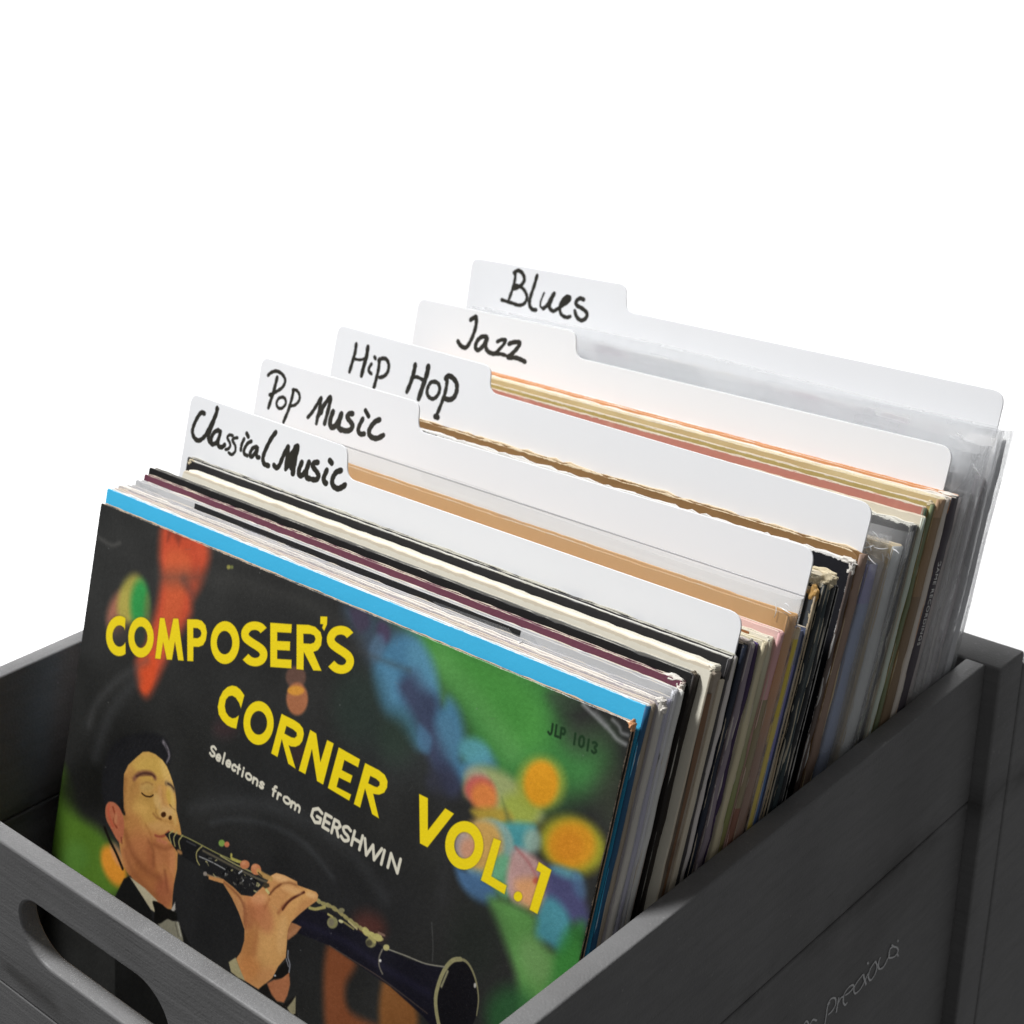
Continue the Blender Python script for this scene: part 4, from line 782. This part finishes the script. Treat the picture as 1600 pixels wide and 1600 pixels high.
# 10 thick cream box
yt, l, y0, xl, xr, h = REC['box']; Wd, Hh = (xr - xl) / 1000, h / 1000
root = empty('record_box', (xl / 1000, y0 / 1000, 0), l); tag(root, 'thick cream record box with a brown stained right edge', 'record box', GRP)
mc = m_paper('cream_box_paper', (232, 226, 208), .0012, Wd, Hh, var=.05, worn=(.7, .62, .48))
board('box_body', Wd, Hh, 0, .0098, m_paper('box_side', (176, 164, 148), .0, Wd, Hh, var=.1, stain=((112, 84, 62), 30)), root, .00015, .0025)
board('lid_front', Wd + .0002, Hh + .0012, -.0006, .0010, mc, root, .0002, .0025); o = board('lid_top', Wd - .0006, .0025, .0002, .0096, mc, root, .0001, .001); o.location.z = Hh - .0012
sb = m_paper('spine_crease', (134, 100, 72), var=.3, stain=((92, 66, 48), 60)); 
V, Fc = [], []
for j in range(40):
    z = Hh - .009 - .19 * j / 39; w = .0009 + .0011 * math.exp(-((j - 3) / 5) ** 2); cy = .0018 + .0012 * min(j / 8, 1)
    V += [(Wd + .0002, cy - w, z), (Wd + .0005, cy, z), (Wd + .0002, cy + w, z)]
for j in range(39): a = 3 * j; Fc += [(a, a + 1, a + 4, a + 3), (a + 1, a + 2, a + 5, a + 4)]
link('stained_fold', mesh('stained_fold', V, Fc, True), sb, root)
link('edge_flap', plate('edge_flap', [rrect(Wd - .0005, .02, Wd + .0007, Hh - .004, .0005, 3)], .0032, .0002), mc, root).location.y = .0062
r_, _, Wd, Hh, t = record('black2', 'black sleeve with a white line along its top, right behind the cream box', 2.3, (38, 37, 38), (40, 38, 38), (36, 35, 36), 'spine', .0005, jit=.00012, worn=(.52, .5, .42), fcol2=(224, 222, 216))
tuft(r_, .002, .001, Hh - .0012, (.0022, .0012, .0018), TORN)
record('greyslot', 'scuffed charcoal sleeve touching the front of the Classical Music card', 2.6, (54, 53, 54), (176, 170, 166), (54, 53, 54), 'spine', .0009, jit=.0002, worn=(.5, .48, .4))
# between Classical and Pop
r_, _, Wd, Hh, t = record('navy', 'dark navy sleeve just behind the Classical Music card', 3.2, (32, 34, 46), (20, 24, 34), (60, 60, 66), 'spine', .001, jit=.0002)
r_, _, Wd, Hh, t = record('torngrey', 'grey violet sleeve with a whitish torn top corner, left of the purple one', 3.2, (150, 132, 132), (92, 84, 90), (190, 176, 170), 'spine', .003, jit=.0003, worn=(.66, .6, .56))
tuft(r_, Wd - .0012, .0014, Hh - .0016, (.0016, .0014, .0026), TORNW)
record('purple', 'dark purple sleeve behind the Classical Music card', 3.2, (62, 34, 116), (34, 22, 46), (60, 40, 90), 'spine', .0006, jit=.00025)
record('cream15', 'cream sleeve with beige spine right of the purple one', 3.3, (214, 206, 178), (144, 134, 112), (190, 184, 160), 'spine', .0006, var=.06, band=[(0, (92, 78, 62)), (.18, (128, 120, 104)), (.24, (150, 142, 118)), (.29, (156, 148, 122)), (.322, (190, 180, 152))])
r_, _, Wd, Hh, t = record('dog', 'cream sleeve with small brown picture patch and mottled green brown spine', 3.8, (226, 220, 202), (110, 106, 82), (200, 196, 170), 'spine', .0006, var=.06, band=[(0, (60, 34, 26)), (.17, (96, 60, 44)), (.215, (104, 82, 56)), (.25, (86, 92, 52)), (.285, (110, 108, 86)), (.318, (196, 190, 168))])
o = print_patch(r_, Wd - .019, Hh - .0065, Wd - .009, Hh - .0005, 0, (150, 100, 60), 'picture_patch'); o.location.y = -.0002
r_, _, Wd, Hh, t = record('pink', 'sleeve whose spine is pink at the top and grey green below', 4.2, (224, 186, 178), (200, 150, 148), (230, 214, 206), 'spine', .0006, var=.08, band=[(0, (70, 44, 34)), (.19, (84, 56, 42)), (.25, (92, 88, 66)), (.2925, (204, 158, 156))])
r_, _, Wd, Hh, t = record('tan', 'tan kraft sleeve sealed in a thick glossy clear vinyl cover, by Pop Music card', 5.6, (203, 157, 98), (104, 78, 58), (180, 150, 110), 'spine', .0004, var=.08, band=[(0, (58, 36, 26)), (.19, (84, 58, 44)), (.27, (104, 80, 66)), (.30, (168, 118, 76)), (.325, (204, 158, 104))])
film('plastic_cover', -.001, .3142, .3327, -.0006, .0072, PVC, r_, .0003)
rim = NT('vinyl_rim'); rim.bsdf((.42, .42, .43), .2, None, .6)
link('vinyl_rim', plate('vinyl_rim', [rrect(-.001, .3324, .3142, .3330, .0002, 2)], .0005, .0001), rim.m, r_).location.y = .0068
for xx, ww in ((.151, .00035), (.1385, .0002), (.252, .00025)):
    o = print_patch(r_, xx, Hh - .008, xx + ww, Hh - .0015, 0, (96, 64, 36), 'card_crack'); o.location.y = -.0002; o.rotation_euler.y = .12
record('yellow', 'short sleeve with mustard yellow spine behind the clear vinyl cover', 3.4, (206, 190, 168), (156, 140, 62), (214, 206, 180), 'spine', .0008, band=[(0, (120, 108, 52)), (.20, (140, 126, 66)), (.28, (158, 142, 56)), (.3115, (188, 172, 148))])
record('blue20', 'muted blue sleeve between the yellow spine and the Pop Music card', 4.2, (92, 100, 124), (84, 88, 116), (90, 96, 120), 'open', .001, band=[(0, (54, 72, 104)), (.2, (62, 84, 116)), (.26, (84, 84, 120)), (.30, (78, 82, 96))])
# between Pop and Hip Hop
r_, _, Wd, Hh, t = record('b21', 'slate grey worn sleeve with a frayed tan corner, behind the Pop Music card', 2.9, (70, 74, 78), (62, 68, 76), (150, 120, 90), 'open', .004, jit=.0002, worn=(.62, .5, .34))
tuft(r_, Wd - .002, .0012, Hh - .002, (.0026, .0016, .0038), TORNB); tuft(r_, Wd - .001, .0014, Hh - .010, (.0012, .0014, .0032), TORN)
r_, _, Wd, Hh, t = record('b22', 'black worn sleeve second behind the Pop Music card', 2.7, (28, 28, 30), (22, 26, 28), (40, 40, 40), 'spine', .003, jit=.0002, worn=(.5, .46, .36), side_stain=((120, 124, 122), 90))
tuft(r_, Wd - .004, .0013, Hh - .0006, (.004, .0015, .0022), TORN)
r_, _, Wd, Hh, t = record('b23', 'black sleeve with a swollen beige torn corner, third behind the Pop Music card', 2.7, (24, 26, 28), (28, 36, 38), (40, 40, 40), 'spine', .004, jit=.0002, worn=(.62, .56, .42), side_stain=((150, 154, 150), 110))
tuft(r_, Wd - .002, .0013, Hh - .0016, (.0032, .0020, .0036), TORN)
r_, _, Wd, Hh, t = record('b24', 'black sleeve with ragged whitish top edge, fourth behind the Pop Music card', 3.0, (20, 22, 24), (14, 16, 18), (40, 40, 40), 'spine', .004, jit=.0002, worn=(.66, .6, .48), side_stain=((132, 132, 128), 130))
tuft(r_, Wd - .006, .0012, Hh - .0002, (.006, .0012, .0016), TORN); tuft(r_, Wd - .001, .0014, Hh - .002, (.0020, .0016, .0022), TORN)
record('g25', 'low charcoal sleeve with thin pale outline standing before a dark gap', 3.0, (26, 25, 26), (22, 20, 20), (40, 38, 38), 'open', .0012, jit=.0001, worn=(.45, .44, .42))
r_, _, Wd, Hh, t = record('b26', 'black sleeve with white torn corner in front of the thick brown cardboard one', 3.2, (22, 22, 28), (66, 58, 54), (50, 46, 44), 'spine', .003, jit=.0004, worn=(.82, .8, .76), side_stain=((124, 112, 102), 60))
tuft(r_, Wd - .003, .0010, Hh - .0008, (.0045, .0013, .0016), TORNW); tuft(r_, Wd - .0008, .0012, Hh - .0035, (.0018, .0014, .0034), TORNW)
r_, _, Wd, Hh, t = record('brown', 'thick bare brown cardboard sleeve with split top edge, against the Hip Hop card', 5.2, (138, 104, 64), (98, 82, 72), (150, 114, 68), 'spine', .0012, jit=.0003, worn=(.74, .6, .4), r=.006, var=.2)
# between Hip Hop and Jazz
record('violet', 'wide pale violet blue sleeve in cloudy film, first behind the Hip Hop card', 8.0, (160, 162, 184), (128, 132, 164), (170, 172, 190), 'spine', .0003, bag=(PLAST2, .0012), dw=2, dh=12, band=[(0, (96, 112, 134)), (.2, (124, 136, 160)), (.3, (134, 134, 168))], var=.05)
record('grey29', 'wide silver grey sleeve in film with a beige strip under its top', 8.6, (214, 196, 162), (164, 166, 165), (200, 200, 196), 'spine', .0003, bag=(PLAST2, .0012), dw=2, dh=7, var=.05)
r_, _, Wd, Hh, t = record('dk30', 'black chipped sleeve in clear film, left of the green grey spines', 5.0, (40, 38, 36), (34, 34, 34), (120, 116, 108), 'spine', .003, jit=.0005, bag=(PLAST, .0008), dw=.6, dh=1, worn=(.72, .7, .62), side_stain=((150, 152, 146), 140))
record('cream31', 'cream sleeve with grey green spine below the coral one', 3.2, (222, 212, 190), (128, 134, 124), (216, 210, 190), 'spine', .001, var=.05)
record('coral', 'coral red and pink sleeve in front of the tan stack by the Jazz card', 3.2, (186, 124, 108), (66, 78, 64), (206, 170, 148), 'spine', .0012, stain=((228, 190, 166), 14), rough=.4)
r_, _, Wd, Hh, t = record('olive33', 'sleeve with green tinged spine right of the coral one', 3.2, (176, 156, 96), (78, 84, 62), (200, 190, 160), 'spine', .0012, var=.12)
tuft(r_, Wd - .0014, .0012, Hh - .0008, (.002, .0014, .0016), TORN)
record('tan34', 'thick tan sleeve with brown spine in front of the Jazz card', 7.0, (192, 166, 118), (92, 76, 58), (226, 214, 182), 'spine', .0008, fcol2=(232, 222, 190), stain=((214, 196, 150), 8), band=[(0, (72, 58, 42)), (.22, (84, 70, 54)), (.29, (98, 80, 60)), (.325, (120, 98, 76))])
r_, _, Wd, Hh, t = record('cream35', 'worn off white sleeve with an orange top line, in front of the GAME RECORDINGS spine', 3.8, (228, 216, 192), (188, 180, 170), (232, 216, 186), 'spine', .0008, jit=.00015, fcol2=(236, 222, 196), worn=(.82, .78, .7))
tuft(r_, Wd - .008, .003, Hh - .0004, (.009, .0012, .0012), TORNW)
r_, _, Wd, Hh, t = record('game', 'black spined sleeve lettered GAME RECORDINGS beside the Jazz card', 4.2, (214, 152, 104), (46, 42, 46), (236, 222, 200), 'spine', .0005, jit=.0001, worn=(.8, .76, .68))
tuft(r_, Wd - .003, .001, Hh - .0004, (.005, .0013, .0010), TORNW)
def spine_text(txt, W, t, z0, size, mat, parent):
    cu = bpy.data.curves.new('lettering', 'FONT'); cu.body = txt; cu.size = size; cu.extrude = .00003; cu.space_character = 1.12; cu.align_y = 'CENTER'
    tmp = bpy.data.objects.new('tmp', cu); COL.objects.link(tmp); dg = bpy.context.evaluated_depsgraph_get(); me = bpy.data.meshes.new_from_object(tmp.evaluated_get(dg)); bpy.data.objects.remove(tmp)
    # text x -> -z (reads downwards), text y -> +y, facing +x
    me.transform(Matrix(((0, 0, 1, 0), (0, 1, 0, 0), (-1, 0, 0, 0), (0, 0, 0, 1)))); me.materials.clear()
    o = link('spine_lettering', me, mat, parent); o.location = (W + .0005, t * .5, z0); return o
spine_text('GAME RECORDINGS', Wd, t, Hh - .0285, .0038, m_paper('silver_print', (250, 248, 244), var=.05), r_)
CRE = NT('glint_crease'); CRE.bsdf((.88, .88, .88), .12, None, .8); CRE = CRE.m  # white ridges on the film stand in for its glints
def glint_creases(root, Wd, Hh, n, x0, z0, seed, y=-.0009):
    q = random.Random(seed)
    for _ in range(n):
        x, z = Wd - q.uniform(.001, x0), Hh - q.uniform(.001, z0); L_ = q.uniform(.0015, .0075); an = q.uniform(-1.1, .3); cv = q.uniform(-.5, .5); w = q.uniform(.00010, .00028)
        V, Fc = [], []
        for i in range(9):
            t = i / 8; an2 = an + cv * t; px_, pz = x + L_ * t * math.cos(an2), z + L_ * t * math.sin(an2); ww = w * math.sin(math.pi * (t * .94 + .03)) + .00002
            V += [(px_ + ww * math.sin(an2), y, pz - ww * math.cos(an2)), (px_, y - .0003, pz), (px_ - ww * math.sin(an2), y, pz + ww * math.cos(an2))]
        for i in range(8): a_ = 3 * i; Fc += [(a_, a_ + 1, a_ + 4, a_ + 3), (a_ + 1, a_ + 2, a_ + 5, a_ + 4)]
        link('glint_crease', mesh('glint_crease', V, Fc, True), CRE, root)
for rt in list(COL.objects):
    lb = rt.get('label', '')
    if lb.startswith('grey sleeve in shiny'): glint_creases(rt, .316, .3165, 9, .12, .002, 3)
    if lb.startswith('wide silver grey'): glint_creases(rt, .3135, .329, 5, .012, .012, 8, -.0014)
    if lb.startswith('wide pale violet'): glint_creases(rt, .3135, .3285, 5, .010, .008, 5, -.0014)
    if lb.startswith('tan kraft'): glint_creases(rt, .3135, .3325, 3, .012, .006, 12, -.0010)
# plastic bagged records between Jazz and Blues
for key, lab, t, fr, sd, dh in (('s37', 'grey record in creased clear bag, directly behind the Jazz card', 4.8, (206, 204, 204), (130, 124, 122), 20),
                               ('s38', 'second clear bagged grey record behind the Jazz card', 5.6, (208, 206, 206), (146, 144, 142), 22),
                               ('s39', 'clear bagged record with maroon flecked cover, third behind the Jazz card', 6.4, (208, 200, 202), (156, 150, 152), 20),
                               ('s40', 'tall hazy plastic bag record leaning on the Blues card, rearmost of the bagged ones', 8.0, (232, 231, 230), (176, 176, 178), 24)):
    record(key, lab, t, fr, sd, (180, 178, 176), 'spine', .0003, bag=(PLAST2, .0014), dw=3 if key != 's40' else 1.5, dh=dh if key != 's40' else 5, stain=((186, 160, 170), 26) if key in ('s39', 's40') else None)
    if key in ('s38', 's39', 's40'): glint_creases([o for o in COL.objects if o.get('label') == lab][0], .3135, REC[key][5] / 1000, 8, .03, .05, ord(key[2]), -.0016)

# ------------------------------------------------------------------ divider cards
def rounded(P, rad, n=6):
    out = []; N = len(P)
    for i in range(N):
        p, a, b = np.array(P[i]), np.array(P[i - 1]), np.array(P[(i + 1) % N]); r = rad[i]
        if r == 0: out.append(tuple(p)); continue
        u = (a - p) / np.linalg.norm(a - p); w = (b - p) / np.linalg.norm(b - p)
        A_, B_ = p + u * r, p + w * r
        for k in range(n + 1):
            t = k / n; out.append(tuple((1 - t) ** 2 * A_ + 2 * t * (1 - t) * (p * .93 + (A_ + B_) / 2 * .07) + t * t * B_))
    return out
CARDS = [('Classical Music', 179.2, .355, 68.0, [(-385.2, 349.2), (-274.5, 347.9), (-271.5, 334.7), (-60.1, 334.6)]),
         ('Pop Music', 223.2, .345, 115.4, [(-385.9, 354.2), (-274.8, 354.3), (-273.0, 341.6), (-60.2, 342.9)]),
         ('Hip Hop', 273.7, .345, 165.9, [(-385.6, 358.0), (-277.2, 357.1), (-275.6, 345.1), (-65.0, 342.5)]),
         ('Jazz', 333.5, .325, 232.4, [(-385.0, 355.5), (-274.4, 357.3), (-271.4, 344.8), (-63.3, 346.0)]),
         ('Blues', 380.0, .275, 295.4, [(-389.1, 361.5), (-279.9, 363.9), (-277.4, 350.7), (-65.2, 351.6)])]
WHERE = {'Classical Music': 'frontmost white divider card, handwritten Classical Music', 'Pop Music': 'white divider card handwritten Pop Music, behind the tan kraft sleeve', 'Hip Hop': 'white divider card handwritten Hip Hop, behind the brown cardboard sleeve',
         'Jazz': 'white divider card handwritten Jazz, behind the orange lined sleeve', 'Blues': 'rearmost white divider card, handwritten Blues'}
for name, yt, l, y0, P in CARDS:
    P = [(a / 1000, b / 1000) for a, b in P]; x0 = P[0][0]; y0 /= 1000
    q = [(a - x0, b) for a, b in P]
    pts = [(0, 0), (q[3][0], 0), q[3], q[2], q[1], q[0]]
    me = plate('card', [rounded(pts, [.003, .003, .0062, .0045, .0042, .0048])], .0008, .00022)
    o = link('divider_card', me, None); o.location = (x0, y0, 0); o.rotation_euler = (-l, 0, 0)
    s = NT('card_' + name.split()[0].lower()); x, y, z = s.xyz()
    im = tab_print(name, yt, l, y0, x0)
    uv = s.n('ShaderNodeCombineXYZ', {0: s.math('DIVIDE', x, .12), 1: s.math('DIVIDE', s.math('SUBTRACT', z, .322), .046), 2: 0.}).outputs[0]
    tn = s.n('ShaderNodeTexImage', {'Vector': uv}, image=im, extension='CLIP', interpolation='Cubic')
    base = s.mix(s.noise(6, 2), (.83, .835, .845), (.87, .875, .88))
    front = s.math('LESS_THAN', y, .0001)
    ink = s.mix(s.noise(260, 3, .7, st=(1, 1, .5)), (.012, .011, .009), (.040, .037, .028))
    col = s.mix(s.math('MULTIPLY', tn.outputs['Alpha'], front), base, ink)
    s.bsdf(col, s.math('SUBTRACT', .45, s.math('MULTIPLY', tn.outputs['Alpha'], .1)), s.bump(s.noise(10, 2), .12, .003), .4)
    me.materials.append(s.m)
    tag(o, WHERE[name], 'divider card', 'white divider cards between the records')
